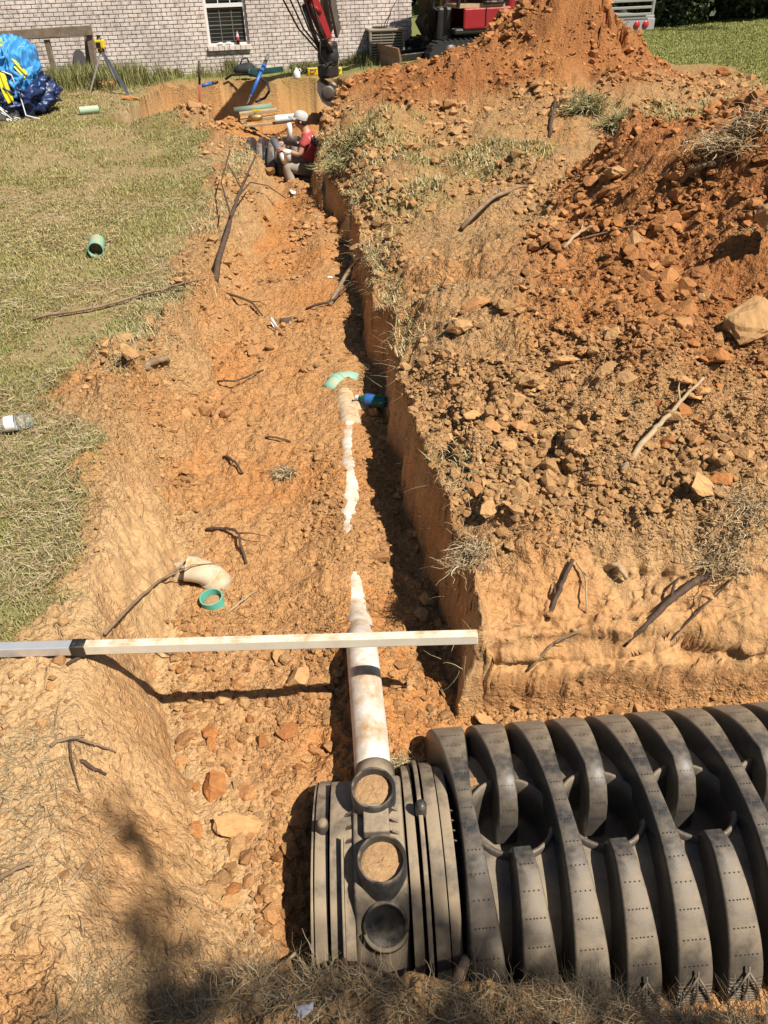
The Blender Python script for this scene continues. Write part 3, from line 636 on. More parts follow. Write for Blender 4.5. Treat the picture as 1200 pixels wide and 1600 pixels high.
# the half rib on the far side dives into its basin; the one on the near side starts at the basin's rim
dive = [(.105, CHH-.005), (.075, CHH-.02), (.052, CHH-.05), (.040, CHH-.10), (.030, CHH-.165)]
Pb = np.array([p for p in P0 if p[0] > .14]+dive)
wB = np.r_[widths(Pb[:-5], .0215, .047), [.026, .026, .027, .028, .029]]
me_back, dm_back = rib_mesh(Pb, wB, np.r_[np.full(len(Pb)-5, .056), [.050, .042, .034, .03, .026]], 'half_rib')
Pf = np.array([(-.108, CHH-.006)]+[p for p in P0 if p[0] < -.118])
me_front, dm_front = rib_mesh(Pf, widths(Pf, .0205, .047), np.r_[[.026, .048], np.full(len(Pf)-2, .056)], 'half_rib')
for me_, dm_, ps in ((me_full, dm_full, FULL), (me_back, dm_back, HALF), (me_front, dm_front, HALF)):
    for s in ps:
        o = bpy.data.objects.new(me_.name.split('.')[0], me_); COL.objects.link(o); o.parent = ch; o.location = (s, 0, 0)
        d = bpy.data.objects.new('perforation', dm_); COL.objects.link(d); d.parent = o; d['kind'] = 'stuff'
        if me_ is not me_back and s > .2:               # louvred foot on the near side
            if 'slat_me' not in globals():
                b = MB().box((0, 0, 0), (.082, .006, .0045)); slat_o = b.build('louver_slat', M_hdpe, ch); slat_me = slat_o.data; bpy.data.objects.remove(slat_o)
                b = MB()
                for q in (-1, 1): b.tube([(0, -.403, .135), (q*.02, -.416, .10), (q*.046, -.423, .025)], .0028, 6)
                b.tube([(0, -.396, .15), (0, -.417, .09), (0, -.424, .01)], .003, 6)
                br_o = b.build('louver_brace', M_hdpe, ch); brace_me = br_o.data; bpy.data.objects.remove(br_o)
            for i in range(13):
                zz = .010+.0105*i; yy_ = -np.interp(zz, P0[::-1, 1][:22], -P0[::-1, 0][:22])-.0572
                sl = bpy.data.objects.new('louver_slat', slat_me); COL.objects.link(sl); sl.parent = o; sl.location = (0, yy_, zz)
            bo = bpy.data.objects.new('louver_brace', brace_me); COL.objects.link(bo); bo.parent = o
bas = MB().lathe([(BR+.009, .215), (BR+.009, .243), (BR+.003, .248), (BR-.003, .245), (BR-.010, .205), (BR-.016, .12), (BR-.024, .09), (0.0, .085)], 40)
bo = bas.build('basin', M_hdpe, ch); bme = bo.data
for i, s in enumerate(HALF):
    o = bo if i == 0 else bpy.data.objects.new('basin', bme)
    if i: COL.objects.link(o); o.parent = ch
    o.location = (s, 0, 0)
# crumbs of soil that fell on the chamber
def clod_on(px, py, z, s, tone, label):
    p = gz(px, py, z); o = bpy.data.objects.new('clod', random.choice([q for t, q in CL_ME if t == tone])); COL.objects.link(o)
    o.location = p; o.scale = (s, s, s); o.rotation_euler = (random.random(), random.random(), random.random()*6); tag(o, label, 'clod')
clod_on(1056, 1334, -.185, .022, 2, 'orange clod resting between two ribs beside the third open basin of the chamber')
clod_on(1078, 1400, -.215, .020, 2, 'small orange clod wedged low between the chamber ribs below another orange clod')
clod_on(733, 1222, -.16, .030, 0, 'tan clod lying between the first two ribs of the chamber')

# ---- end cap
EY = 1.165; EZ = -0.445
ec = empty('chamber_end_cap', (-.045, EY, EZ), .03, 'dusty black plastic end cap with two round soil filled ports joining the white pipe', 'end cap')
def arch_block(name, x0, x1, hw, H, e=2.05, mt=None, parent=None, y0=None, y1=None, th=.012, dip=None):
    P = arch(hw, H, e, 40)
    if y0 is not None: P = P[(P[:, 0] <= y1) & (P[:, 0] >= y0)]
    k = len(P); c = np.array([0, -.05]); In = P*np.array([1-th/hw, 1-th/H])
    V = []; F = []
    for x in (x0, x1):
        V += [(x, p[0], p[1]) for p in P]
        V += [(x, p[0], p[1]) for p in In]
    a, b, A, B = 0, k, 2*k, 3*k
    for i in range(k-1):
        F += [(a+i, a+i+1, A+i+1, A+i), (b+i+1, b+i, B+i, B+i+1), (a+i+1, a+i, b+i, b+i+1), (A+i, A+i+1, B+i+1, B+i)]
    F += [(a, A, B, b), (A+k-1, a+k-1, b+k-1, B+k-1)]
    me = bpy.data.meshes.new(name); me.from_pydata(V, [], F); me.update()
    bm = bmesh.new(); bm.from_mesh(me); bmesh.ops.recalc_face_normals(bm, faces=bm.faces)
    es = [e_ for e_ in bm.edges if len(e_.link_faces) == 2 and e_.calc_face_angle(0) > 1.2]
    bmesh.ops.bevel(bm, geom=es, offset=.0035, segments=2, affect='EDGES', profile=.6); bm.to_mesh(me); bm.free()
    o = link(name, me, mt or M_hdpe2, parent); return autosmooth(o, 35)
arch_block('left_wing', -.190, -.150, .315, .246, parent=ec, th=.09)
arch_block('left_wing', -.143, -.072, .330, .272, parent=ec, y0=-.35, y1=.21, th=.09)
arch_block('left_wing_lip', -.202, -.193, .315, .235, parent=ec, th=.05)
for q in ((-.168, .040, .262), (-.125, -.06, .30)): pass
arch_block('right_flange', .088, .118, .345, .285, parent=ec, th=.07)
arch_block('right_flange', .127, .141, .358, .305, parent=ec, th=.05)
arch_block('right_flange', .149, .190, .350, .292, parent=ec, th=.06)
arch_block('right_flange', .1935, .226, .335, .282, parent=ec, th=.05)
arch_block('fin', -.108, -.100, .362, .300, parent=ec, y0=-.40, y1=-.02, th=.05)
def saddle(name, x0, x1, prof, bev, parent):
    bm = bmesh.new(); n = len(prof); a = [bm.verts.new((x0, p[0], p[1])) for p in prof]; b = [bm.verts.new((x1, p[0], p[1])) for p in prof]
    bm.faces.new(a); bm.faces.new(b[::-1])
    for i in range(n): bm.faces.new((a[(i+1) % n], a[i], b[i], b[(i+1) % n]))
    bmesh.ops.recalc_face_normals(bm, faces=bm.faces)
    bmesh.ops.bevel(bm, geom=[e for e in bm.edges if e.calc_face_angle(0) > .25], offset=bev, segments=3, affect='EDGES', profile=.6)
    me = bpy.data.meshes.new(name); bm.to_mesh(me); bm.free(); return autosmooth(link(name, me, M_hdpe2, parent), 40)
saddle('saddle', -.074, .082, [(.200, 0), (.200, .20), (.165, .285), (-.160, .285), (-.178, .272), (-.355, 0)], .014, ec)
saddle('bridge', -.040, .038, [(.06, .28), (.055, .318), (-.03, .318), (-.04, .28)], .006, ec)
for (x, y, dz, r) in ((-.006, .092, 0, .066), (.010, -.118, 0, .068)):
    p = MB().lathe([(r+.004, .255), (r+.003, .330), (r, .336), (r-.006, .336), (r-.008, .330), (r-.008, .275)], 48).build('port', M_rim, ec, (x, y, dz)); autosmooth(p, 45)
    dz_ = []; n = 26; V = [(0, 0, .318)]; F = []
    for i in range(1, 9):
        for j in range(n):
            rr_ = (r-.0078)*i/8; V.append((rr_*math.cos(2*PI*j/n), rr_*math.sin(2*PI*j/n), .318-.006*(i/8)**3+.0035*random.uniform(-1, 1)*(i < 8)))
    F += [(0, 1+j, 1+(j+1) % n) for j in range(n)]
    for i in range(1, 8): F += [(1+(i-1)*n+j, 1+i*n+j, 1+i*n+(j+1) % n, 1+(i-1)*n+(j+1) % n) for j in range(n)]
    me = bpy.data.meshes.new('soil_fill'); me.from_pydata(V, [], F); me.polygons.foreach_set('use_smooth', [True]*len(F)); me.update(); link('soil_fill', me, M_fill, p)
# blank knock-out on the sloping near face
fm_ = Matrix.Translation((.012, -.222, .209)) @ Matrix.Rotation(math.radians(57), 4, 'X')
fk = MB().lathe([(.064, -.01), (.064, .006), (.059, .009), (.054, .006), (.052, -.0005), (0, .001)], 44, M=fm_).build('knockout', M_rim, ec)
MB().lathe([(.063, .004), (.066, .016), (.058, .015), (.055, .004)], 26, M=fm_, a0=-PI*.93, a1=-PI*.07).build('ledge', M_hdpe2, fk)
for x, y, z in ((-.165, .03, .272), (.136, .035, .318)):
    MB().lathe([(.0175, -.03), (.0175, .004), (.0155, .011), (.010, .0155), (.004, .0175), (0, .018)], 20).build('knob', M_hdpe2 if x < 0 else M_rim, ec, (x, y, z))
for i in range(3):
    MB().add([(0, 0, 0), (.026, -.004, 0), (.026, .004, 0), (0, -.004, .022), (0, .004, .022)], [(0, 1, 2), (0, 3, 1), (0, 2, 4), (1, 3, 4, 2), (0, 4, 3)]).build('gusset', M_hdpe2, ec, (.044, -.02+.035*i, .283))
    MB().add([(0, 0, 0), (-.022, -.003, 0), (-.022, .003, 0), (0, -.003, .02), (0, .003, .02)], [(0, 2, 1), (0, 1, 3), (0, 4, 2), (1, 2, 4, 3), (0, 3, 4)]).build('gusset', M_hdpe2, ec, (-.076, -.03+.04*i, .270))
for i in range(4): MB().prism([(0, 0), (.012, .004), (0, .010)], .003).build('tooth', M_hdpe, ec, (.226, -.045+.03*i, .270))
MB().tube([(0, .195, .185), (0, .255, .185)], .068, 28).build('socket', M_hdpe2, ec)

ec.scale = (.88, .97, 1)
# ---- white pipe under the trench, bared in places
def px_at(y): return float(np.interp(y, [1.2,1.5,2.1,2.7,3.8,4.2,7.7,9.1], [-.045,-.062,-.105,-.155,-.18,-.25,-.53,-.88]))
ys_ = np.arange(1.40, 3.72, .04)
def floor_avg(y): 
    a = np.linspace(-.12, .12, 9)+px_at(y); return float(np.mean(ground(a, np.full(9, y), False)[0]))
pz = []
for y in ys_:
    a = np.linspace(-.02, .02, 5)+px_at(y); g_ = float(np.mean(ground(a, np.full(5, y))[0]))
    off = np.interp(y, [2.0, 2.2, 2.35, 2.55, 2.65, 2.8, 3.1, 3.4, 3.6, 3.8], [.03, .010, .003, -.004, .001, .004, .007, .005, .003, .008])
    pz.append(g_+off-.055 if y > 2.0 else -.262)
pz = np.array(pz); pz = np.convolve(np.pad(pz, 2, mode='edge'), np.ones(5)/5, 'valid')
MB().tube([(px_at(y)+.012*0, y, z) for y, z in zip(ys_, pz)], .055, 28).build('sewer_pipe', M_pvc)
sp = bpy.data.objects['sewer_pipe']; tag(sp, 'long white plastic pipe half buried along the middle of the trench floor', 'pipe')
f38 = floor_avg(3.85)
wy = empty('pipe_wye', (px_at(3.85), 3.85, f38-.020), .12, 'cream ribbed pipe joint at the far end of the bared white pipe', 'pipe fitting')
pts = [(0, -.17+.0105*i, .005*math.sin(i*.3)) for i in range(33)]; MB().tube(pts, [.056+.0045*(i % 4 in (0, 1)) for i in range(33)], 22).build('barrel', M_pvcd, wy)
MB().tube([(0, -.02, .01), (.06, .0, .02), (.125, .0, .025)], [.036, .036, .034], 16).build('branch', M_pvcd, wy)
gf = empty('green_fitting', (px_at(4.16), 4.18, floor_avg(4.18)-.026), -.5, 'pale green pipe elbow poking from the trench floor beyond the ribbed joint', 'pipe fitting')
MB().tube([(.0, -.12, .0), (0, -.05, .01), (.0, .0, .012), (.035, .045, .01), (.09, .06, .0)], .05, 20).build('elbow', M_teal, gf)
MB().tube([(0, -.05, .01), (0, -.005, .012)], .056, 20).build('collar', M_teal, gf)

# ---------------------------------------------------------------- the house front
WA = math.atan(0.2)
house = empty('brick_house', (-3.0, float(wall_y(-3.0)), -0.25), WA, 'whitewashed brick house front with one white window behind the pit', 'house')
HM = Matrix.Translation(house.location) @ Matrix.Rotation(WA, 4, 'Z'); HI = HM.inverted()
def onwall(px, py):
    d = ray(px, py); o = Vector((0, 0, CAM_H)); ol = HI @ o; dl = HI.to_3x3() @ d; t = -ol.y/dl.y
    return ol+dl*t
def pos_noise_mat(name, c0, c1, c2, sc, rough=.9, bump=.002):
    m = bpy.data.materials.new(name); m.use_nodes = True; N = m.node_tree.nodes; L = m.node_tree.links; p = N['Principled BSDF']; p.inputs['Roughness'].default_value = rough; p.inputs['Specular IOR Level'].default_value = .2
    g = N.new('ShaderNodeNewGeometry'); oi = N.new('ShaderNodeObjectInfo')
    def nz(s, d):
        n = N.new('ShaderNodeTexNoise'); n.inputs['Scale'].default_value = s; n.inputs['Detail'].default_value = d; n.inputs['Roughness'].default_value = .7; L.new(g.outputs['Position'], n.inputs['Vector']); return n.outputs[0]
    r = N.new('ShaderNodeValToRGB'); e = r.color_ramp.elements; e[0].position = .36; e[0].color = (*c2, 1); e[1].position = .5; e[1].color = (*c0, 1); k = e.new(.68); k.color = (*c1, 1)
    L.new(nz(sc, 5), r.inputs[0])
    r2 = N.new('ShaderNodeMapRange'); r2.inputs[1].default_value = .3; r2.inputs[2].default_value = .7; r2.inputs[3].default_value = .78; r2.inputs[4].default_value = 1.14; L.new(nz(1.7, 3), r2.inputs[0])
    s = N.new('ShaderNodeVectorMath'); s.operation = 'SCALE'; L.new(r.outputs[0], s.inputs[0]); L.new(r2.outputs[0], s.inputs['Scale']); L.new(s.outputs[0], p.inputs['Base Color'])
    b = N.new('ShaderNodeBump'); b.inputs['Distance'].default_value = bump; L.new(nz(40, 4), b.inputs['Height']); L.new(b.outputs[0], p.inputs['Normal'])
    return m
M_brick = pos_noise_mat('smeared_brick', (.72, .62, .55), (.80, .715, .65), (.47, .36, .31), 14)
M_mortar = mat('mortar', (.58, .49, .42), rough=.95, var=.15, vscale=8)
M_wood = mat('weathered_wood', (.20, .15, .105), rough=.85, var=.35, vscale=9, bump=.004, bscale=30)
M_plank = mat('plank_wood', (.44, .31, .17), rough=.8, var=.2, vscale=12)
M_white = mat('white_paint', (.78, .76, .72), rough=.45, var=.04)
M_glass = mat('window_glass', (.020, .022, .020), rough=.08, spec=.6)
M_blind = mat('blind_slat', (.16, .16, .14), rough=.6)
M_black = mat('black_paint', (.018, .018, .019), rough=.4, dust=(.34, .24, .15), dustamt=.12)
M_rubber = mat('black_rubber', (.02, .02, .02), rough=.75)
M_red = mat('red_paint', (.30, .016, .022), rough=.32, dust=(.34, .24, .15), dustamt=.12)
M_steel = mat('worn_steel', (.17, .15, .13), rough=.5, metal=.5, var=.3, vscale=6, dust=(.36, .23, .12), dustamt=.30)
M_rust = mat('rusty_steel', (.24, .15, .095), rough=.7, metal=.2, var=.3, vscale=8, dust=(.42, .24, .12), dustamt=.5)
M_chrome = mat('bright_steel', (.65, .65, .66), rough=.2, metal=1.0)
M_yel = mat('yellow_plastic', (.75, .52, .02), rough=.4)
M_blue = mat('blue_paint', (.035, .13, .42), rough=.4, var=.1)
M_grey = mat('grey_metal', (.34, .33, .30), rough=.5, metal=.3, var=.1, vscale=5)
w0 = onwall(327, 74); w1 = onwall(389, 66); WX0, WX1 = w0.x, w1.x; WZ0 = (w0.z+w1.z)/2; WZ1 = WZ0+1.35
BX0, BX1, BZ1 = -4.6, 3.95, 2.85; MODX, MODZ, JT = .178, .0672, .011
mw = MB()
for (a, b, c, d) in ((BX0, WX0, 0, BZ1), (WX1, BX1, 0, BZ1), (WX0, WX1, 0, WZ0), (WX0, WX1, WZ1, BZ1)): mw.box(((a+b)/2, .115, (c+d)/2), (b-a, .2, d-c))
mw.build('wall', M_mortar, house)
bk = MB().box((0, 0, 0), (MODX-JT, .05, MODZ-JT), bev=.004); tmp = bk.build('brick', M_brick, house); brick_me = tmp.data; bpy.data.objects.remove(tmp)
SILL_Z0 = WZ0-.095
cand = []; rb = random.Random(3)
for r in range(int(BZ1/MODZ)):
    z = (r+.5)*MODZ; xs = BX0-(MODX/2 if r % 2 else 0)
    while xs < BX1:
        a, b = max(xs+JT/2, BX0), min(xs+MODX-JT/2, BX1); xs += MODX
        segs = [(a, b)]
        if SILL_Z0-.02 < z < WZ1: segs = [(a, min(b, WX0-.012)), (max(a, WX1+.012), b)]
        for a_, b_ in segs:
            if b_-a_ > .025: cand.append(((a_+b_)/2, z, b_-a_))
def seen(c):
    p = HM @ Vector((c[0], 0, c[1])); q = cam.matrix_world.inverted() @ p; u = 600+FPX*q.x/-q.z; v = 800-FPX*q.y/-q.z
    return (0 <= u <= 655 and v >= 0), -q.z
sc_ = sorted([(d, c) for c in cand for s, d in [seen(c)] if s], key=lambda t: t[0])[:300]; near = {c for d, c in sc_}
rest = MB(); bm_ = bk
for c in cand:
    pr_ = rb.uniform(-.0015, .003)
    if c in near:
        o = bpy.data.objects.new('brick', brick_me); COL.objects.link(o); o.parent = house
        o.location = (c[0], .012-pr_, c[1]); o.scale = (c[2]/(MODX-JT), 1, 1); o.rotation_euler = (0, rb.uniform(-.006, .006), 0)
    else: rest.box((c[0], .012-pr_, c[1]), (c[2], .05, MODZ-JT))
ro = rest.build('brick', M_brick, house); ro['kind'] = 'stuff'
win = MB()
fw = .045; WW = WX1-WX0; yF = .075
for a, b, c, d in ((WX0, WX0+fw, WZ0, WZ1), (WX1-fw, WX1, WZ0, WZ1), (WX0+fw, WX1-fw, WZ1-fw, WZ1), (WX0+fw, WX1-fw, WZ0, WZ0+.03)): win.box(((a+b)/2, yF, (c+d)/2), (b-a, .05, d-c))
wf = win.build('window', M_white, house)
MZ = onwall(355, 8).z; MB().box(((WX0+WX1)/2, yF+.005, MZ), (WW-2*fw, .045, .065)).build('sash_rail', M_white, wf)
MB().box(((WX0+WX1)/2, yF+.03, (WZ0+MZ-.03)/2+.015), (WW-2*fw, .004, MZ-.0325-WZ0-.03)).build('pane', M_glass, wf)
MB().box(((WX0+WX1)/2, yF+.03, (WZ1+MZ)/2), (WW-2*fw, .004, WZ1-MZ-.12)).build('pane', M_glass, wf)
for i in (1, 2):
    for z0, z1, m_ in ((WZ0+.03, MZ-.033, M_blind), (MZ+.033, WZ1-fw, M_white)): MB().box((WX0+fw+(WW-2*fw)*i/3, yF+.022, (z0+z1)/2), (.014, .008, z1-z0)).build('muntin', m_, wf)
for i in range(9): MB().box(((WX0+WX1)/2, yF+.0245, WZ0+.06+i*(MZ-WZ0-.12)/8), (WW-2*fw-.01, .003, .020 if i == 4 else .009)).build('blind_slat', M_blind, wf)
MB().box(((WX0+WX1)/2, yF+.02, MZ+.12), (WW-2*fw, .01, .02)).build('muntin', M_white, wf)
ns = 8
for i in range(ns):
    w_ = (WW+.06)/ns; MB().box((WX0-.03+w_*(i+.5), -.005, WZ0-.047), (w_-.008, .13, .082), bev=.005).build('sill_brick', M_brick, house)
MB().box(((WX0+WX1)/2, .02, WZ0-.047), (WW+.05, .07, .07)).build('sill_mortar', M_mortar, house)
# things left on the sill
p = HM @ Vector((WX0+WW*.73, .002, WZ0-.004)); bt = empty('soda_bottle', p, 0, 'dark soda bottle with a red band standing on the window sill', 'bottle')
MB().lathe([(0, 0), (.030, .002), (.032, .02), (.031, .075)], 16).build('liquid', mat('dark_soda', (.02, .008, .006), rough=.15), bt)
MB().lathe([(.0315, .075), (.0325, .08), (.0325, .125), (.031, .13)], 16).build('band', mat('red_band', (.45, .05, .06), rough=.4), bt)
MB().lathe([(.031, .13), (.028, .16), (.013, .20), (.012, .215), (0, .217)], 16).build('neck', mat('pale_plastic', (.62, .52, .52), rough=.2), bt)
MB().lathe([(.014, .212), (.014, .232), (0, .233)], 12).build('cap', mat('red_cap', (.4, .03, .04), rough=.4), bt)
for i, (f, w, lab) in enumerate(((.28, .075, 'crumpled white rag at the left on the window sill'), (.48, .085, 'larger crumpled white rag in the middle of the window sill'))):
    V0, F0 = hull_clod(40+i, 20, 1); o = np_mesh('rag', V0*np.array((w, .05, .055)), F0, M_white, None, False); o.location = HM @ Vector((WX0+WW*f, -.02, WZ0+.022)); tag(o, lab, 'rag')

# ---------------------------------------------------------------- wooden rail, laser level, added shadow panel
def beam(name, a, b, w, h, m, parent=None, bev=.006):
    a, b = Vector(a), Vector(b); d = b-a; q = d.to_track_quat('X', 'Z')
    o = MB().box((0, 0, 0), (d.length, w, h), bev=bev).build(name, m, parent); o.location = (a+b)/2; o.rotation_mode = 'QUATERNION'; o.rotation_quaternion = q; return o
rl = empty('wooden_rail', (0, 0, 0), 0, 'weathered grey wooden rail on posts beside the brick wall', 'railing')
RY = 16.6
a_, b_ = gd(-60, 60, RY-.3), gd(144, 47, RY); beam('rail', a_, b_, .05, .155, M_wood, rl, .008)
for (p0, p1, yy_, w) in (((152, 128), (139, 50), RY+.06, .10), ((140, 128), (136, 55), RY+.20, .09), ((89, 128), (73, 62), RY-.05, .085), ((20, 135), (4, 66), RY-.2, .085)):
    t = gd(p1[0], p1[1], yy_); b = gd(p0[0], p0[1], yy_); b.z = gh(b.x, b.y)-.1; beam('post', b, t, w, w, M_wood, rl)
b = gz(128, 117, .0); b.y = float(wall_y(b.x))-.2; bd = MB().tube([(0, 0, 0), (0, .03, .25), (0, .06, .40)], [.14, .12, .10], 20, flat=.18)
bo_ = MB()
pl = [(-.17, 0), (.17, 0), (.13, .25), (.105, .44), (.08, .52), (.03, .56), (-.03, .56), (-.08, .52), (-.105, .44), (-.13, .25)]
bo_.prism(pl, .03); o = bo_.build('shadow_panel', mat('shadow_panel_grey', (.07, .065, .065), rough=.8)); q = onwall(127, 100); wv_ = HM @ Vector((q.x, -.14, 0)); o.location = (wv_.x, wv_.y, gh(wv_.x, wv_.y)-.05); o.rotation_euler = (-.16, 0, WA); tag(o, 'dark grey round topped panel added as a shadow shape against the brick wall behind the wooden post', 'shadow panel')  # dark panel added to stand in for a shadow-like shape on the wall
TY = 15.2
tp = empty('laser_level', gd(165, 140, TY), 0, 'yellow and black surveying laser on a low aluminium tripod', 'laser level')
ti = Matrix.Translation(-tp.location)
hub = gd(158, 78, TY)
for f, r in (((140, 146), .014), ((201, 148), .020), ((186, 139), .016)):
    e = gz(*f, .0); e.z = gh(e.x, e.y); lb_ = beam('leg', hub+(e-hub)*.04, e, r*2.2, r*1.3, M_grey if r < .018 else M_chrome, None, .003); lb_.location -= tp.location; lb_.parent = tp
MB().lathe([(.05, 0), (.06, .01), (.06, .04), (.03, .05)], 16).build('tripod_head', M_black, tp, hub-tp.location-Vector((0, 0, .03)))
hd = MB().box((0, 0, .085), (.15, .13, .13), bev=.018).build('laser_body', M_yel, tp, hub-tp.location)
MB().box((-.01, -.067, .075), (.075, .012, .08), bev=.003).build('keypad', M_black, hd)
MB().lathe([(.045, .15), (.045, .165), (.03, .17), (.03, .20), (.045, .205), (.04, .215), (0, .218)], 18).build('rotor', M_black, hd)
# ---------------------------------------------------------------- air conditioner
AY = 17.75
a = gd(575, 96, AY); ac = empty('air_conditioner', (gd(602, 95, AY+.3).x, AY+.35, gh(.3, AY)-.14), .12, 'grey brown louvred air conditioner unit beside the brick wall', 'air conditioner')
W_, H_ = .70, .60
MB().box((0, 0, .03), (W_+.06, W_+.06, .06)).build('pad', M_grey, ac)
M_ac = mat('beige_metal', (.30, .255, .20), rough=.55, var=.06); M_acd = mat('coil_and_side_shade', (.035, .032, .03), rough=.7)
MB().box((0, 0, .06+H_/2), (W_-.05, W_-.05, H_-.02)).build('coil', M_acd, ac)
for sx in (-1, 1):
    for sy in (-1, 1): MB().box((sx*(W_/2-.02), sy*(W_/2-.02), .06+H_/2), (.045, .045, H_), bev=.008).build('corner_post', M_ac, ac)
MB().box((0, 0, .06+H_+.02), (W_+.02, W_+.02, .04), bev=.01).build('top_panel', M_ac, ac)
MB().lathe([(.25, .10+H_), (.25, .125+H_), (.235, .125+H_), (.2, .105+H_), (0, .10+H_)], 26).build('fan_guard', M_black, ac)
for i in range(13):
    z = .09+i*(H_-.04)/12
    for k in range(3):
        c = [(0, -W_/2+.018), (-W_/2+.018, 0), (W_/2-.018, 0)][k]; d = (W_-.08, .018, .020) if k == 0 else (.018, W_-.08, .020)
        MB().box((c[0], c[1], z), d).build('louver', M_ac if k != 1 else M_acd, ac)  # left face louvers take the coil's dark colour: shade of that side painted in
for x in (-.12, .12): MB().box((x, -W_/2+.008, .06+H_/2), (.008, .006, H_-.02)).build('guard_bar', M_ac, ac)
MB().tube([(.05, .1, .7), (.1, .1, .85), (.16, .12, 1.0), (.28, .12, 1.15)], .008, 6).build('cable', M_black, ac)

# ---------------------------------------------------------------- excavator
EXB = math.atan2(-.30, -1.0); ex = empty('mini_excavator', (2.0, 17.7, 0), EXB, 'red and black mini excavator parked behind the spoil mound with its arm over the pit', 'excavator')
EM = Matrix.Translation(ex.location) @ Matrix.Rotation(EXB, 4, 'Z'); POST = Vector((.82, 0, 0)); pw_ = EM @ POST; EXY = math.atan2(14.15-pw_.y, -.66-pw_.x)
SWING = Matrix.Translation(POST) @ Matrix.Rotation(EXY-EXB, 4, 'Z') @ Matrix.Translation(-POST); EI = (EM @ SWING).inverted()
for sy in (-1, 1):
    pr_ = [(-.95, .24), (-.88, .06), (-.72, 0), (.92, 0), (1.08, .06), (1.15, .24), (1.06, .42), (.9, .47), (-.7, .47), (-.86, .42)]
    tr = MB().prism([(x, z) for x, z in pr_], .30, Matrix.Translation((0, sy*.62, 0))).build('track', M_rubber, ex)
    g = MB()
    for i in range(len(pr_)):
        a, b = Vector((pr_[i][0], sy*.62, pr_[i][1])), Vector((pr_[(i+1) % len(pr_)][0], sy*.62, pr_[(i+1) % len(pr_)][1])); n_ = max(1, int((b-a).length/.10))
        for k in range(n_):
            c = a+(b-a)*((k+.5)/n_); an = math.atan2(b.z-a.z, b.x-a.x); g.box((0, 0, 0), (.035, .31, .05), Matrix.Translation(c) @ Matrix.Rotation(-an, 4, 'Y'))
    g.build('track_pad', M_rubber, tr)
    for x in (-.72, .72): MB().lathe([(0, -.16), (.17, -.16), (.19, -.12), (.19, .12), (.17, .16), (0, .16)], 20, Matrix.Translation((x, sy*.62, .235)) @ Matrix.Rotation(PI/2, 4, 'X')).build('sprocket', M_black, tr)
    for i in range(4): MB().lathe([(0, -.158), (.08, -.158), (.08, .158), (0, .158)], 14, Matrix.Translation((-.42+.28*i, sy*.62, .12)) @ Matrix.Rotation(PI/2, 4, 'X')).build('roller', M_steel, tr)
MB().box((0, 0, .34), (1.2, .95, .2), bev=.03).build('undercarriage', M_black, ex)
MB().lathe([(.42, .44), (.42, .56)], 26).build('slew_ring', M_black, ex)
up = MB().box((.0, 0, .60), (1.25, 1.42, .10), bev=.03).build('platform', M_black, ex)
MB().box((-.02, .70, .80), (.96, .07, .34), bev=.03).build('side_panel', M_red, ex)
MB().box((-.02, -.70, .80), (.96, .07, .34), bev=.03).build('side_panel', M_red, ex)
MB().box((.02, .745, .80), (.012, .014, .33)).build('panel_gap', M_black, ex)
MB().box((-.53, 0, .90), (.16, 1.34, .50), bev=.06).build('counterweight', M_red, ex)
MB().box((-.02, -.36, .95), (.9, .6, .6), bev=.06).build('engine_hood', M_red, ex)
cb = empty('cab', (.08, .32, .98)); cb.parent = ex
for x in (-.48, .48):
    for y in (-.36, .36): beam('pillar', (x, y, 0), (x*.92, y*.95, 1.38), .06, .06, M_black, cb)
MB().box((0, 0, 1.42), (1.02, .82, .09), bev=.03).build('roof', M_black, cb)
MB().box((0, 0, .02), (.98, .76, .06)).build('cab_floor', M_plank, cb)
MB().box((-.2, 0, .28), (.45, .48, .14), bev=.04).build('seat', M_rubber, cb); MB().box((-.42, 0, .62), (.12, .46, .6), bev=.04).build('backrest', M_rubber, cb)
for y in (-.2, .2): MB().tube([(.28, y, .05), (.25, y, .5), (.2, y, .62)], .02, 8).build('control_lever', M_black, cb)
M_tint = mat('tinted_glass', (.05, .03, .03), rough=.05, spec=.8)
MB().box((-.485, 0, .75), (.012, .66, 1.15)).build('rear_window', M_tint, cb); MB().box((0, -.375, .75), (.86, .012, 1.15)).build('side_window', M_tint, cb)
dr = MB()
for a, b in (((-.42, .06), (.0, .06)), ((-.42, 1.32), (.0, 1.32)), ((-.42, .06), (-.42, 1.32)), ((.0, .06), (.0, 1.32))): dr.tube([(a[0], .42, a[1]), (b[0], .42, b[1])], .028, 8)
do = dr.build('door', M_black, cb); MB().box((-.21, .42, .72), (.38, .01, 1.2)).build('door_glass', mat('red_door_glass', (.22, .03, .035), rough=.1, spec=.7), do)
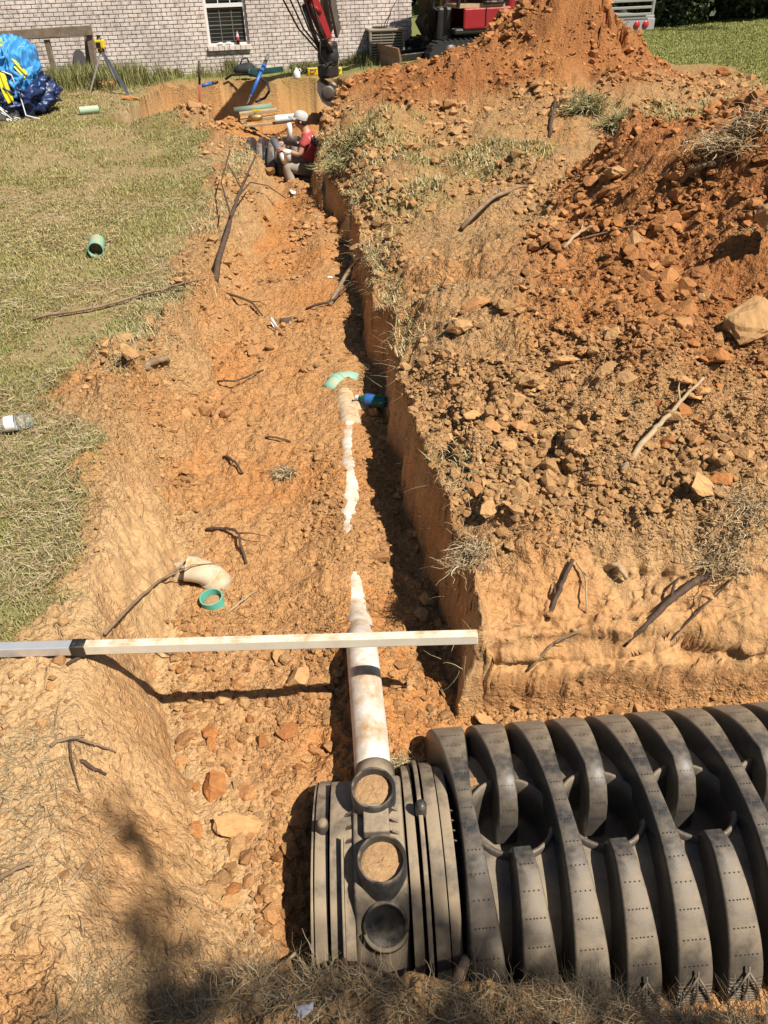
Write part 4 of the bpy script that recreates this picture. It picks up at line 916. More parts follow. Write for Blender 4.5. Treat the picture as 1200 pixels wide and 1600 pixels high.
# front swing post, boom, arm: laid out in the place itself, then handed to the machine
def exb(name, m): return lambda b: b.build(name, m, ex)
def L(v): return EI @ Vector(v)
foot = gd(680, 45, 16.6); fl_ = L(foot)
MB().box((.82, 0, .62), (.34, .34, .42), bev=.05).box((.72, .30, .72), (.30, .30, .55), bev=.05).box((.74, -.28, .70), (.26, .26, .5), bev=.05).build('swing_post', M_black, ex)
for k in range(4): MB().tube([(.70, .35-.12*k, .85), (.98, .42-.13*k, 1.0), (1.12, .3-.12*k, .75), (.95, .2-.1*k, .5)], .026, 7).build('hose', M_rubber, ex)
before_arm = set(ex.children)
bp = [Vector((.90, 0, .75)), Vector((1.55, 0, 2.0)), Vector((2.8, 0, 2.95)), Vector((6.3, 0, 3.0))]
tipb = bp[-1]
def plate_beam(name, pts, ws, th, m):
    o = MB(); ps = [Vector(p) for p in pts]; V = []; F = []
    for i, p in enumerate(ps):
        t = (ps[min(i+1, len(ps)-1)]-ps[max(i-1, 0)]).normalized(); n = Vector((-t.z, 0, t.x)); w = ws[i]
        V += [p+n*w+Vector((0, -th, 0)), p+n*w+Vector((0, th, 0)), p-n*w+Vector((0, th, 0)), p-n*w+Vector((0, -th, 0))]
    for i in range(len(ps)-1):
        for j in range(4): F.append((i*4+j, (i*4+4)+j, (i*4+4)+(j+1) % 4, i*4+(j+1) % 4))
    F += [(3, 2, 1, 0), tuple(range(len(V)-4, len(V)))]
    o.add(V, F); return o.build(name, m, ex)
plate_beam('boom', bp, [.13, .17, .17, .10], .10, M_black)
MB().tube([(1.05, .17, .62), (1.80, .15, 2.1)], .060, 14).build('boom_cylinder', M_black, ex)
MB().tube([(1.78, .15, 2.07), (2.15, .13, 2.5)], .034, 12).build('cylinder_rod', M_chrome, ex)
bkt = L(gd(520, 112, 14.1)); knk = Vector((bkt.x-.05, 0, bkt.z+.0))
arm_top = Vector((tipb.x-.05, 0, tipb.z+.05))
wr = L(gd(503, 62, 14.2)); wr = Vector((wr.x, 0, wr.z))
plate_beam('arm', [arm_top+Vector((-.22, 0, .15)), arm_top+(wr-arm_top)*.3, wr+(arm_top-wr)*.12, wr], [.10, .12, .08, .06], .065, M_red)
out_ = Vector((1, 0, .05))
MB().tube([arm_top+out_*.34+Vector((0, .02, -.2)), wr+(arm_top-wr)*.42+out_*.20], .055, 14).build('arm_cylinder', M_black, ex)
MB().tube([wr+(arm_top-wr)*.42+out_*.20, wr+(arm_top-wr)*.2+out_*.17], .03, 12).build('cylinder_rod', M_chrome, ex)
for s in (-.07, .07):
    MB().tube([wr+(arm_top-wr)*.2+out_*.17+Vector((0, s, 0)), wr+(arm_top-wr)*.16+Vector((0, s, 0))], .030, 8).build('link', M_red, ex)
    MB().tube([wr+(arm_top-wr)*.2+out_*.17+Vector((0, s, 0)), wr+out_*.10+Vector((0, s, -.18))], .034, 8).build('link', M_black, ex)
# toothed thumb folded up behind the arm
th = MB(); tb = wr-out_*.17+Vector((0, 0, .02)); td = ((arm_top-wr).normalized()*1.0-out_*.36).normalized(); tn = Vector((td.z, 0, -td.x))
poly = []; ns_ = 9
for i in range(ns_): poly += [tb+td*(.10+.075*i)-tn*(.155+.02*math.sin(i)), tb+td*(.14+.075*i)-tn*(.115)]
poly = [tb]+poly+[tb+td*.86-tn*.04, tb+td*.45+tn*.03]
for s in (-.10, .045):
    n = len(poly); th.add([p+Vector((0, s, 0)) for p in poly]+[p+Vector((0, s+.05, 0)) for p in poly], [tuple(range(n)), tuple(range(2*n-1, n-1, -1))]+[((i+1) % n, i, n+i, n+(i+1) % n) for i in range(n)])
th.build('thumb', M_steel, ex)
# coupler and hoses
cp = wr+Vector((0, 0, -.22))
MB().box(cp+Vector((0, 0, .03)), (.26, .26, .34), bev=.05).box(cp+Vector((.02, 0, -.2)), (.34, .22, .2), bev=.04).build('coupler', M_black, ex)
MB().lathe([(0, -.14), (.10, -.14), (.115, -.1), (.115, .1), (.10, .14), (0, .14)], 20, Matrix.Translation(cp) @ Matrix.Rotation(PI/2, 4, 'X')).build('rotator', M_rubber, ex)
for k in range(5):
    a = arm_top+(wr-arm_top)*.35+Vector((.05, -.12+.06*k, 0)); e = cp+Vector((.05, -.13+.065*k, .05)); mdl = (a+e)/2+out_*(.18+.04*k)+Vector((0, -.2+.1*k, 0))
    MB().tube([a, a*.5+mdl*.5+out_*.06, mdl, mdl*.4+e*.6+out_*.14, e], .013, 7).build('hose', M_rubber, ex)
MB().tube([cp+out_*(.12)+Vector((0, .12, .25)), cp+out_*.42+Vector((0, .14, .22)), cp+out_*.46+Vector((0, .14, .02)), cp+out_*.30+Vector((0, .13, -.10)), cp+out_*.08+Vector((0, .12, -.08))], .014, 7).build('hose', M_rubber, ex)
# bucket: side profile swept across, lips and teeth
bc = cp+Vector((.02, 0, -.30)); BW = .25
prof = [(.16, .02), (.20, -.12), (.17, -.28), (.06, -.40), (-.10, -.45), (-.30, -.40)]
ins_ = [(x*.93-.005, z*.93) for x, z in prof]; B = MB(); k = len(prof)
V = [bc+Vector((x, s*BW, z)) for s in (-1, 1) for x, z in prof]+[bc+Vector((x, s*(BW-.02), z)) for s in (-1, 1) for x, z in ins_]
F = []
for i in range(k-1): F += [(i, i+1, k+i+1, k+i), (2*k+i+1, 2*k+i, 3*k+i, 3*k+i+1)]
for s in (0, 1):
    q = [s*k+i for i in range(k)]; qi = [2*k+s*k+i for i in range(k)]; F += [tuple(q), tuple(qi)[::-1]]
F += [(0, k, 3*k, 2*k), (k-1, 2*k-1, 4*k-1, 3*k-1)]
B.add(V, F); bo2 = B.build('bucket', M_steel, ex)
for i in range(5):
    y = -BW+.03+i*(2*BW-.06)/4; MB().add([bc+Vector((-.28, y-.03, -.385)), bc+Vector((-.28, y+.03, -.385)), bc+Vector((-.28, y+.03, -.425)), bc+Vector((-.28, y-.03, -.425)), bc+Vector((-.40, y-.012, -.37)), bc+Vector((-.40, y+.012, -.37))], [(0, 1, 2, 3), (0, 4, 5, 1), (3, 2, 5, 4), (0, 3, 4), (1, 5, 2)]).build('tooth', M_steel, bo2)
for s in (-1, 1): MB().lathe([(0, 0), (.10, 0), (.10, .012), (.07, .02), (0, .02)], 20, Matrix.Translation(bc+Vector((.03, s*(BW+.001), -.18))) @ Matrix.Rotation(-s*PI/2, 4, 'X')).build('side_boss', M_steel, bo2)
for o in set(ex.children)-before_arm: o.matrix_local = SWING @ (Matrix.Translation(bc) @ Matrix.Rotation(math.radians(-64), 4, 'Z') @ Matrix.Rotation(math.radians(12), 4, 'Y') @ Matrix.Translation(-bc) if o is bo2 else Matrix.Identity(4)) @ o.matrix_local
# dozer blade
bl0 = L(gd(584, 112, 16.55)); bl1 = L(gd(650, 100, 17.0))
BX_ = 1.70; prof = [(BX_+.10, 0), (BX_+.04, .08), (BX_, .22), (BX_+.05, .40), (BX_+.08, .40), (BX_+.04, .22), (BX_+.07, .08), (BX_+.13, 0)]
MB().prism(prof, 1.56).build('dozer_blade', M_rust, ex)
for s in (-.35, .35): beam('blade_arm', (.5, s, .26), (BX_+.02, s, .2), .08, .10, M_black, ex)

# ---------------------------------------------------------------- vehicles behind the mound
M_car = mat('silver_paint', (.62, .63, .64), rough=.25, metal=.3); M_cglass = mat('car_glass', (.03, .035, .04), rough=.05, spec=.8)
car = empty('parked_truck', (3.55, 20.6, 0), .35, 'silver pickup truck parked behind the mound, partly hidden', 'truck')
sec = [(-2.6, .45), (-2.6, 1.0), (-1.0, 1.02), (-.75, 1.05), (-.2, 1.62), (.95, 1.62), (1.5, 1.08), (2.5, .98), (2.65, .8), (2.65, .42)]
MB().prism(sec, 1.75).build('body', M_car, car)
for s in (-1, 1):
    MB().prism([(-.62, 1.08), (-.18, 1.55), (.9, 1.55), (1.38, 1.08)], .012, Matrix.Translation((0, s*.881, 0))).build('side_window', M_cglass, car)
    MB().box((1.15, s*1.0, 1.12), (.12, .2, .16), bev=.03).build('mirror', M_black, car)
    for x in (-1.65, 1.65):
        w = MB().lathe([(0, -.12), (.22, -.12), (.37, -.11), (.40, -.06), (.40, .06), (.37, .11), (.22, .12), (0, .12)], 24, Matrix.Translation((x, s*.82, .40)) @ Matrix.Rotation(PI/2, 4, 'X')).build('wheel', M_rubber, car)
MB().add([(1.49, -.78, 1.10), (1.49, .78, 1.10), (.97, .72, 1.60), (.97, -.72, 1.60)], [(0, 1, 2, 3)]).build('windscreen', M_cglass, car)
bpy.data.objects[car.name].rotation_euler[2] = -PI/2+.12
tl_ = empty('trailer', gd(928, 38, 21.5), .25, 'grey metal trailer end with round red lamps behind the mound', 'trailer')
tl_.location.z = 0.0
tb_ = MB().box((0, 0, .52), (1.7, 2.4, .10), bev=.01).build('deck', M_grey, tl_)
MB().box((0, -1.22, .40), (1.7, .05, .22), bev=.01).build('rear_beam', mat('pale_grey_paint', (.33, .33, .32), rough=.5), tl_)
for x in (-.62, -.40, .40, .62): MB().lathe([(.075, 0), (.075, .02), (.05, .035), (0, .04)], 18, Matrix.Translation((x, -1.246, .40)) @ Matrix.Rotation(PI/2, 4, 'X')).build('lamp', mat('red_lamp', (.45, .03, .04), rough=.2), tl_)
for x in (-.8, .8): beam('stake_post', (x, -1.16, .56), (x, -1.16, 1.3), .06, .06, M_grey, tl_)
for s in (-1, 1): MB().lathe([(0, -.1), (.28, -.1), (.33, -.05), (.33, .05), (.28, .1), (0, .1)], 22, Matrix.Translation((s*.78, .2, .34)) @ Matrix.Rotation(PI/2, 4, 'Y')).build('wheel', M_rubber, tl_)
for i in range(5): beam('ramp_slat', (-.7, -1.28-.0, .60+.13*i), (.7, -1.28, .60+.13*i), .03, .05, M_grey, tl_)

# ---------------------------------------------------------------- trees past the field
M_leaf = mat('tree_leaf', attr=True, rough=.6, spec=.3); M_bark = mat('bark', (.10, .075, .055), rough=.9, var=.3, vscale=8, bump=.02, bscale=12)
def crown_mesh(seed, n, rx, rz, leaf, base=(.055, .075, .022)):
    r = np.random.default_rng(seed); nc_ = 26
    cc = np.stack([r.normal(0, rx*.45, nc_), r.normal(0, rx*.45, nc_), r.uniform(.06, 1, nc_)*rz], 1); cr = r.uniform(.22, .48, nc_)*rx*(1-.4*cc[:, 2]/rz)
    k = r.integers(0, nc_, n); d = r.normal(0, 1, (n, 3)); d /= np.linalg.norm(d, axis=1)[:, None]
    P = cc[k]+d*(cr[k]*r.uniform(.6, 1.05, n))[:, None]; P[:, 2] = np.maximum(P[:, 2], .05)
    a = r.normal(0, 1, (n, 3)); a /= np.linalg.norm(a, axis=1)[:, None]; b = np.cross(a, r.normal(0, 1, (n, 3))); b /= np.linalg.norm(b, axis=1)[:, None]
    s = (leaf*r.uniform(.6, 1.4, n))[:, None]; V = np.stack([P-a*s, P+b*s*.55, P+a*s, P-b*s*.55], 1).reshape(-1, 3); F = (np.arange(n)*4)[:, None]+np.arange(4)[None]
    c = np.array(base)*(.6+.9*r.uniform(0, 1, (nc_, 1)))[k]*r.uniform(.75, 1.25, (n, 1)); return V, F, np.repeat(c, 4, 0)
TREES = [crown_mesh(200+i, 17000, 2.6, 7.5, .085, b) for i, b in enumerate(((.05, .072, .022), (.04, .058, .02), (.075, .10, .03)))]
tlab = ['dark evergreen tree at field edge, %s', 'deep green bushy tree at field edge, %s', 'paler green slender tree, %s']
spots = [(1017, .9, 2, 'standing alone nearest the mound with a bare trunk'), (985, .8, 1, 'between the trailer and the lone pale tree'), (1052, .95, 0, 'just right of the lone pale tree'), (1088, 1.1, 1, 'fourth from the mound'), (1122, 1.0, 0, 'fifth from the mound'), (1158, 1.1, 1, 'last one fully in the picture'), (1195, 1.1, 0, 'cut by right picture edge'), (1240, 1.1, 1, 'beyond the right picture edge')]
tm = {}
for i, (px, s, k, wh) in enumerate(spots):
    g0 = gz(px, 42-.067*(px-990)-(0 if k == 2 else 2.5), 0)
    tr = empty('tree', (g0.x, g0.y, -.02), i*1.3, tlab[k] % wh, 'tree', 'trees along the far edge of the field')
    if k not in tm:
        V, F, C = TREES[k]; o = np_mesh('crown', V, F, M_leaf, tr, False, C); tm[k] = o.data
    else: o = bpy.data.objects.new('crown', tm[k]); COL.objects.link(o); o.parent = tr
    o.location = (0, 0, .55 if k == 2 else -.1)
    b = MB().tube([(0, 0, -.2), (.03, 0, 1.2), (-.03, .05, 3.2), (.05, 0, 6)], [.17, .13, .10, .04], 10)
    for q in range(5): a = q*1.3; b.tube([(0, 0, 1.0+q*.7), (math.cos(a)*.6, math.sin(a)*.6, 1.6+q*.75), (math.cos(a)*1.3, math.sin(a)*1.3, 2.3+q*.8)], [.06, .045, .02], 6)
    b.build('trunk', M_bark, tr); tr.scale = (s, s, s)
EA, EB = gz(1000, 41.5), gz(1200, 28); edge_y = lambda x: EA.y+(x-EA.x)*(EB.y-EA.y)/(EB.x-EA.x)
# low brush along the foot of the trees
n = 30000; x = RNG.uniform(7.2, 24, n); y = edge_y(x)+1.2+RNG.normal(0, .45, n); z = np.abs(RNG.normal(0, .32, n))
P = np.stack([x, y, z], 1); a = RNG.normal(0, 1, (n, 3)); a /= np.linalg.norm(a, axis=1)[:, None]; b = np.cross(a, RNG.normal(0, 1, (n, 3))); b /= np.linalg.norm(b, axis=1)[:, None]; s = RNG.uniform(.04, .11, (n, 1))
o = np_mesh('brush', np.stack([P-a*s, P+b*s*.6, P+a*s, P-b*s*.6], 1).reshape(-1, 3), (np.arange(n)*4)[:, None]+np.arange(4)[None], M_leaf, None, False, np.repeat(np.array((.07, .095, .03))*RNG.uniform(.6, 1.4, (n, 1)), 4, 0)); tag(o, kind='stuff')
# far wood behind them
n = 24000; x = RNG.uniform(-8, 60, n); y = edge_y(x)+9+RNG.normal(0, 1.4, n); z = RNG.uniform(0, 9, n)
P = np.stack([x, y, z], 1); a = RNG.normal(0, 1, (n, 3)); a /= np.linalg.norm(a, axis=1)[:, None]; b = np.cross(a, RNG.normal(0, 1, (n, 3))); b /= np.linalg.norm(b, axis=1)[:, None]; s = RNG.uniform(.2, .5, (n, 1))
o = np_mesh('far_wood', np.stack([P-a*s, P+b*s*.6, P+a*s, P-b*s*.6], 1).reshape(-1, 3), (np.arange(n)*4)[:, None]+np.arange(4)[None], M_leaf, None, False, np.repeat(np.array((.035, .048, .018))*RNG.uniform(.5, 1.5, (n, 1)), 4, 0)); tag(o, kind='stuff')

# ---------------------------------------------------------------- in and beside the pit
def wp(px, py, y): return gd(px, py, y)
st_ = MB().tube([Vector((0, 0, 0)), Vector((0, 0, .62))], .018, 8).build('shaft', M_rust); g = wp(313, 185, 13.2); t = wp(311, 95, 13.2); stk = empty('marker_stake', g, 0, 'thin upright stake, rusty red below and dark above, standing in the pit', 'stake')
bpy.data.objects.remove(st_)
m_sr = mat('red_stake', (.36, .06, .04), rough=.6, var=.2); m_sd = mat('dark_stake', (.07, .05, .045), rough=.7)
v = t-g; MB().tube([v*-.15, v*.60], .017, 8).build('red_section', m_sr, stk); MB().tube([v*.60, v], .018, 8).build('dark_section', m_sd, stk)
a, b = wp(388, 160, 13.4), wp(419, 86, 13.9); lv = empty('pry_bar', a, 0, 'blue handled digging bar leaning in the pit', 'digging bar'); v = b-a
MB().tube([Vector((-.06, -.05, -.08)), Vector((0, 0, 0)), v*.16], .022, 8).build('tip', M_black, lv); MB().tube([v*.16, v*.80], .030, 10).build('handle', M_blue, lv); MB().tube([v*.80, v], .026, 8).build('grip', mat('grey_grip', (.16, .15, .14), rough=.6), lv)
hp = [wp(*p) for p in ((352, 124, 15.9), (362, 117, 15.9), (385, 116, 15.7), (405, 120, 15.2), (418, 130, 14.8), (421, 142, 14.5), (414, 153, 14.3), (400, 159, 14.1))]
tag(MB().tube(hp, .020, 8).build('black_hose', M_rubber), 'black hose looping over the far edge of the pit', 'hose')
a, b = wp(316, 134, 15.0), wp(340, 128, 15.2); wr_ = empty('long_tool', a, 0, 'blue and black long handled tool lying on the far pit edge', 'tool'); v = b-a
MB().tube([v*0, v*.6], .028, 8).build('handle', M_blue, wr_); MB().tube([v*.6, v], .026, 8).build('head', M_black, wr_)
a, b = wp(390, 114, 15.9), wp(441, 108, 16.25); tpp = empty('teal_pipe', a, 0, 'long teal plastic pipe lying on the grass behind the pit', 'pipe'); v = b-a
MB().tube([v*0, v*.22], .062, 18).build('bell_end', M_tealb, tpp); MB().tube([v*.2, v], .048, 18).build('barrel', M_tealb, tpp)
p = wp(384, 109, 16.2); bg_ = empty('work_boots', p, 0.3, 'black tool bag slumped on the grass left of the teal pipe', 'bag'); bg_.name = 'tool_bag'
bm = bmesh.new(); bmesh.ops.create_icosphere(bm, subdivisions=3, radius=1)
for v_ in bm.verts: v_.co.z = max(v_.co.z, -.5); n_ = math.sin(v_.co.x*5)*.08+math.cos(v_.co.y*6)*.06; v_.co *= 1+n_
bmesh.ops.scale(bm, vec=(.20, .12, .11), verts=bm.verts); MB().bm(bm, None, True).build('pouch', M_rubber, bg_); MB().tube([(-.09, 0, .08), (-.05, 0, .17), (.05, 0, .18), (.09, 0, .08)], .014, 8).build('strap', M_rubber, bg_)
for (px, py, w, d_, h_, lab) in ((488, 107, .19, .14, .12, 'orange yellow tool case left of the excavator coupler'), (526, 104, .18, .14, .12, 'bright yellow tool case right of the excavator coupler')):
    q = wp(px, py, 16.7); tc_ = empty('tool_case', (q.x, q.y, gh(q.x, q.y)), .2, lab, 'tool case'); m_ = mat('case_yellow', (.72, .40, .02) if px < 500 else (.78, .58, .02), rough=.45)
    MB().box((0, 0, h_*.4), (w, d_, h_*.8), bev=.015).build('base', m_, tc_); MB().box((0, 0, h_*.9), (w*1.02, d_*1.02, h_*.22), bev=.012).build('lid', m_, tc_); MB().tube([(-.05, -d_*.52, h_*.7), (-.04, -d_*.7, h_*.7), (.04, -d_*.7, h_*.7), (.05, -d_*.52, h_*.7)], .010, 6).build('handle', M_black, tc_)
q = wp(463, 108, 16.2); jug = empty('white_jug', (q.x, q.y, gh(q.x, q.y)), 0, 'small white plastic jug on the grass behind the pit', 'jug')
MB().lathe([(0, 0), (.06, 0), (.065, .02), (.065, .10), (.03, .14), (.022, .15), (.022, .17), (0, .172)], 16).build('body', M_white, jug); MB().tube([(.06, 0, .10), (.085, 0, .12), (.07, 0, .15), (.03, 0, .15)], .009, 6).build('handle', M_white, jug)
# drainage chambers under the boards
pc = empty('leaching_chamber', (-2.15, 12.0, -.74), -.04, 'black ribbed plastic chamber deep in the pit beside the seated man', 'drainage chamber', )
M_hd3 = mat('clean_black_plastic', (.035, .036, .038), rough=.33, dust=SOIL, dustamt=.10, dscale=6)
me3 = me_full.copy(); me3.materials.clear(); me3.materials.append(M_hd3)
P3 = arch(HW-.03, CHH-.026, n=40); V = [(s, p[0], p[1]) for s in (0, 1.5) for p in P3]; n3 = len(P3)
np_mesh('shell', V, np.array([(j, j+1, n3+j+1, n3+j) for j in range(n3-1)]), M_hd3, pc, True)
for i in range(9):
    o = bpy.data.objects.new('rib', me3); COL.objects.link(o); o.parent = pc; o.location = (.08+.165*i, 0, 0); o.scale = (1.25, 1, 1)
np_mesh('end_panel', np.array([(1.5, p[0], p[1]) for p in P3]), np.array([list(range(n3))]), M_hd3, pc)
pc.scale = (1, 1, 1.45)
# boards and pipes laid across
def plank(name, a, b, w, h, m, label, cat='plank'):
    o = beam(name, a, b, w, h, m, None, .004); tag(o, label, cat, 'boards and pipes laid across the pit'); return o
plank('wooden_plank', wp(374, 178, 12.7), wp(433, 171, 12.8), .16, .035, M_plank, 'grassy wooden plank laid farthest back across the pit')
plank('wooden_plank', wp(376, 189, 12.7), wp(441, 181, 12.75), .13, .04, M_plank, 'weathered plank ending under the thick white pipe in the pit')
plank('wooden_plank', wp(384, 197, 12.45), wp(452, 190, 12.5), .07, .03, M_plank, 'narrow plank lying on the black chamber in the pit')
o = MB().tube([wp(366, 174, 13.05), wp(425, 167, 13.15)], .055, 16).build('green_pipe', mat('dull_green_pipe', (.17, .26, .18), rough=.6, dust=SOIL, dustamt=.3)); tag(o, 'dull green pipe lying behind the wooden planks in the pit', 'pipe', 'boards and pipes laid across the pit')
wpp = empty('white_pipe', wp(430, 187, 12.45), 0, 'short thick white pipe lying across the planks beside the man', 'pipe', 'boards and pipes laid across the pit'); v = wp(466, 183, 12.5)-wpp.location
hl = MB()
pts = [v*0, v]; hl.tube(pts, .054, 26, cap=False); hl.tube(pts, .048, 26, cap=False); hl.build('barrel', M_white, wpp)
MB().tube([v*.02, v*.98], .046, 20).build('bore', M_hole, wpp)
q = wp(399, 184, 12.6); vl = empty('brass_valve', q, 0, 'brass valve with a yellow handle resting on the pit planks', 'valve')
M_brass = mat('brass', (.50, .33, .10), rough=.35, metal=.8, dust=SOIL, dustamt=.3)
MB().tube([(-.10, 0, 0), (-.03, 0, 0), (.03, 0, 0), (.10, 0, .01)], [.035, .05, .05, .032], 14).build('body', M_brass, vl); MB().tube([(0, 0, .04), (0, 0, .09)], .014, 8).build('stem', M_brass, vl); MB().box((.03, 0, .095), (.12, .03, .018), bev=.005).build('handle', M_yel, vl)
# rubble dark shadow openings are earned by the planks; claw marks on the left face of the pit
for i in range(9):
    x0 = -3.52+.095*i; zt = gh(x0, 15.9)

# ---------------------------------------------------------------- the seated man
def skin_mesh(name, verts, edges, radii, m, parent=None, lev=2, root=0):
    me = bpy.data.meshes.new(name); me.from_pydata([tuple(v) for v in verts], edges, []); o = bpy.data.objects.new(name, me); COL.objects.link(o)
    sk = o.modifiers.new('s', 'SKIN'); sk.use_smooth_shade = True
    if not me.skin_vertices: me.skin_vertices.new(name='')
    for i, r in enumerate(radii):
        d = me.skin_vertices[0].data[i]; d.radius = (r, r) if not isinstance(r, tuple) else r; d.use_root = (i == root)
    if lev: sb = o.modifiers.new('d', 'SUBSURF'); sb.levels = lev; sb.render_levels = lev
    dg = bpy.context.evaluated_depsgraph_get(); m2 = bpy.data.meshes.new_from_object(o.evaluated_get(dg)); m2.name = name
    bpy.data.objects.remove(o); bpy.data.meshes.remove(me); m2.materials.clear(); m2.materials.append(m)
    m2.polygons.foreach_set('use_smooth', [True]*len(m2.polygons)); return link(name, m2, None, parent)
M_skin = mat('skin', (.50, .27, .17), rough=.55, var=.06, vscale=10); M_shirt = mat('red_shirt', (.46, .075, .075), rough=.9, var=.14, vscale=12, bump=.01, bscale=14)
M_trou = mat('grey_trousers', (.30, .26, .20), rough=.9, var=.15, vscale=10, bump=.008, bscale=18); M_hair = mat('dark_hair', (.035, .022, .015), rough=.7)
MY = 11.3; hipP = wp(487, 263, MY)
man = empty('person', hipP, 0, 'man in a red t-shirt and white cap sitting in the trench end fitting a pipe', 'person')
# local frame: x to the right of the picture, -x is where he faces, y away, z up; sizes in metres
J = {'pel': (0, 0, .02), 'waist': (.02, 0, .17), 'chest': (.0, 0, .36), 'neckb': (-.035, 0, .49), 'neck': (-.075, 0, .555), 'head': (-.115, -.01, .65), 'crown': (-.12, -.01, .73),
 'shl': (-.02, -.19, .455), 'ell': (-.145, -.27, .235), 'wrl': (-.355, -.19, .30), 'shr': (-.02, .19, .455), 'elr': (-.17, .24, .29), 'wrr': (-.385, .09, .36),
 'hpl': (0, -.10, .0), 'knl': (-.37, -.24, .08), 'anl': (-.24, -.30, -.28), 'hpr': (0, .10, .0), 'knr': (-.40, .18, .12), 'anr': (-.36, .20, -.28)}
N_ = list(J); IX = {k: i for i, k in enumerate(N_)}; RAD = {'pel': .135, 'waist': .13, 'chest': .15, 'neckb': .075, 'neck': .055, 'head': (.085, .10), 'crown': (.070, .085), 'shl': .062, 'ell': .042, 'wrl': .030, 'shr': .062, 'elr': .042, 'wrr': .030, 'hpl': .095, 'knl': .062, 'anl': .045, 'hpr': .095, 'knr': .062, 'anr': .045}
Ed = [('pel', 'waist'), ('waist', 'chest'), ('chest', 'neckb'), ('neckb', 'neck'), ('neck', 'head'), ('head', 'crown'), ('chest', 'shl'), ('shl', 'ell'), ('ell', 'wrl'), ('chest', 'shr'), ('shr', 'elr'), ('elr', 'wrr'), ('pel', 'hpl'), ('hpl', 'knl'), ('knl', 'anl'), ('pel', 'hpr'), ('hpr', 'knr'), ('knr', 'anr')]
verts = [J[k] for k in N_]; rad = [RAD[k] for k in N_]; edg = [(IX[a], IX[b]) for a, b in Ed]
def addv(p, r, par): verts.append(tuple(p)); rad.append(r); edg.append((par, len(verts)-1)); return len(verts)-1
for wk, tgt in (('wrl', Vector((-.435, -.15, .315))), ('wrr', Vector((-.46, .03, .36)))):
    w = Vector(J[wk]); pm = addv(w*.45+tgt*.55, .034, IX[wk]); d = (tgt-w).normalized(); s = d.cross(Vector((0, 0, 1))).normalized()
    for f in range(4):
        off = s*(-.028+.0187*f); l = (.026, .032, .030, .022)[f]; k1 = addv(tgt+off, .0105, pm); k2 = addv(tgt+off+d*l+Vector((0, 0, -.012)), .0095, k1); addv(tgt+off+d*l*1.2+Vector((0, 0, -.042)), .008, k2)
    k1 = addv(w*.4+tgt*.6+s*-.042+Vector((0, 0, -.01)), .012, pm); addv(tgt+s*-.045+d*.012+Vector((0, 0, -.032)), .010, k1)
skin_mesh('body', verts, edg, rad, M_skin, man, 2)
TK = ['pel', 'waist', 'chest', 'neckb', 'shl', 'shr']; v2 = [Vector(J[k]) for k in TK]; e2 = [(0, 1), (1, 2), (2, 3), (2, 4), (2, 5)]; r2 = [.150, .152, .172, .088, .082, .082]
for sh, el in (('shl', 'ell'), ('shr', 'elr')): v2.append(Vector(J[sh]).lerp(Vector(J[el]), .62)); r2.append(.074); e2.append((4 if sh == 'shl' else 5, len(v2)-1))
shirt = skin_mesh('shirt', v2, e2, r2, M_shirt, man, 2)
TK = ['pel', 'hpl', 'knl', 'anl', 'hpr', 'knr', 'anr']; skin_mesh('trousers', [J[k] for k in TK], [(0, 1), (1, 2), (2, 3), (0, 4), (4, 5), (5, 6)], [.152, .115, .082, .068, .115, .082, .068], M_trou, man, 2)
for k in ('anl', 'anr'): a = Vector(J[k]); skin_mesh('boot', [a+Vector((.02, 0, .03)), a+Vector((0, 0, -.05)), a+Vector((-.10, 0, -.06)), a+Vector((-.17, 0, -.07))], [(0, 1), (1, 2), (2, 3)], [.06, .058, .048, .038], M_rust, man, 1)
hd = Vector(J['head']); HMt = Matrix.Translation(hd) @ Matrix.Rotation(.28, 4, 'Y') @ Matrix.Rotation(PI, 4, 'Z')
# face: he looks towards -x and a little down
skin_mesh('nose', [HMt @ Vector((.088, 0, .02)), HMt @ Vector((.115, 0, -.022)), HMt @ Vector((.095, 0, -.03))], [(0, 1), (1, 2)], [.010, .015, .012], M_skin, man, 1)
for s in (-1, 1):
    skin_mesh('ear', [HMt @ Vector((-.005, s*.088, .025)), HMt @ Vector((-.012, s*.097, .0)), HMt @ Vector((0, s*.088, -.025))], [(0, 1), (1, 2)], [.012, .018, .010], M_skin, man, 1)
    MB().lathe([(0, -.010), (.008, -.006), (.010, 0), (.008, .006), (0, .010)], 12, HMt @ Matrix.Translation((.088, s*.034, .022))).build('eye', M_white, man)
    MB().lathe([(0, -.005), (.005, 0), (0, .005)], 10, HMt @ Matrix.Translation((.096, s*.034, .021))).build('pupil', M_hair, man)
MB().box((.093, 0, -.056), (.012, .046, .008), HMt, bev=.003).build('mouth', mat('lips', (.36, .13, .10), rough=.5), man)
skin_mesh('jaw', [HMt @ Vector((.02, 0, -.03)), HMt @ Vector((.06, 0, -.075))], [(0, 1)], [.078, .045], M_skin, man, 2)
hb = bmesh.new(); bmesh.ops.create_icosphere(hb, subdivisions=3, radius=1); bmesh.ops.scale(hb, vec=(.106, .100, .105), verts=hb.verts)
bmesh.ops.delete(hb, geom=[f for f in hb.faces if f.calc_center_median().x > .035 or f.calc_center_median().z < -.055], context='FACES'); MB().bm(hb, HMt @ Matrix.Translation((-.008, 0, .02)), True).build('hair', M_hair, man)
cpm = empty('cap', (0, 0, 0)); cpm.parent = man
M_cap = mat('white_cap', (.50, .47, .43), rough=.85, var=.25, vscale=30)
MB().lathe([(.112, .035), (.113, .06), (.105, .10), (.080, .135), (.045, .152), (0, .157)], 24, HMt @ Matrix.Diagonal((.98, .92, .92, 1))).build('crown', M_cap, cpm)
br_ = []; n = 16
vb = MB(); V = []
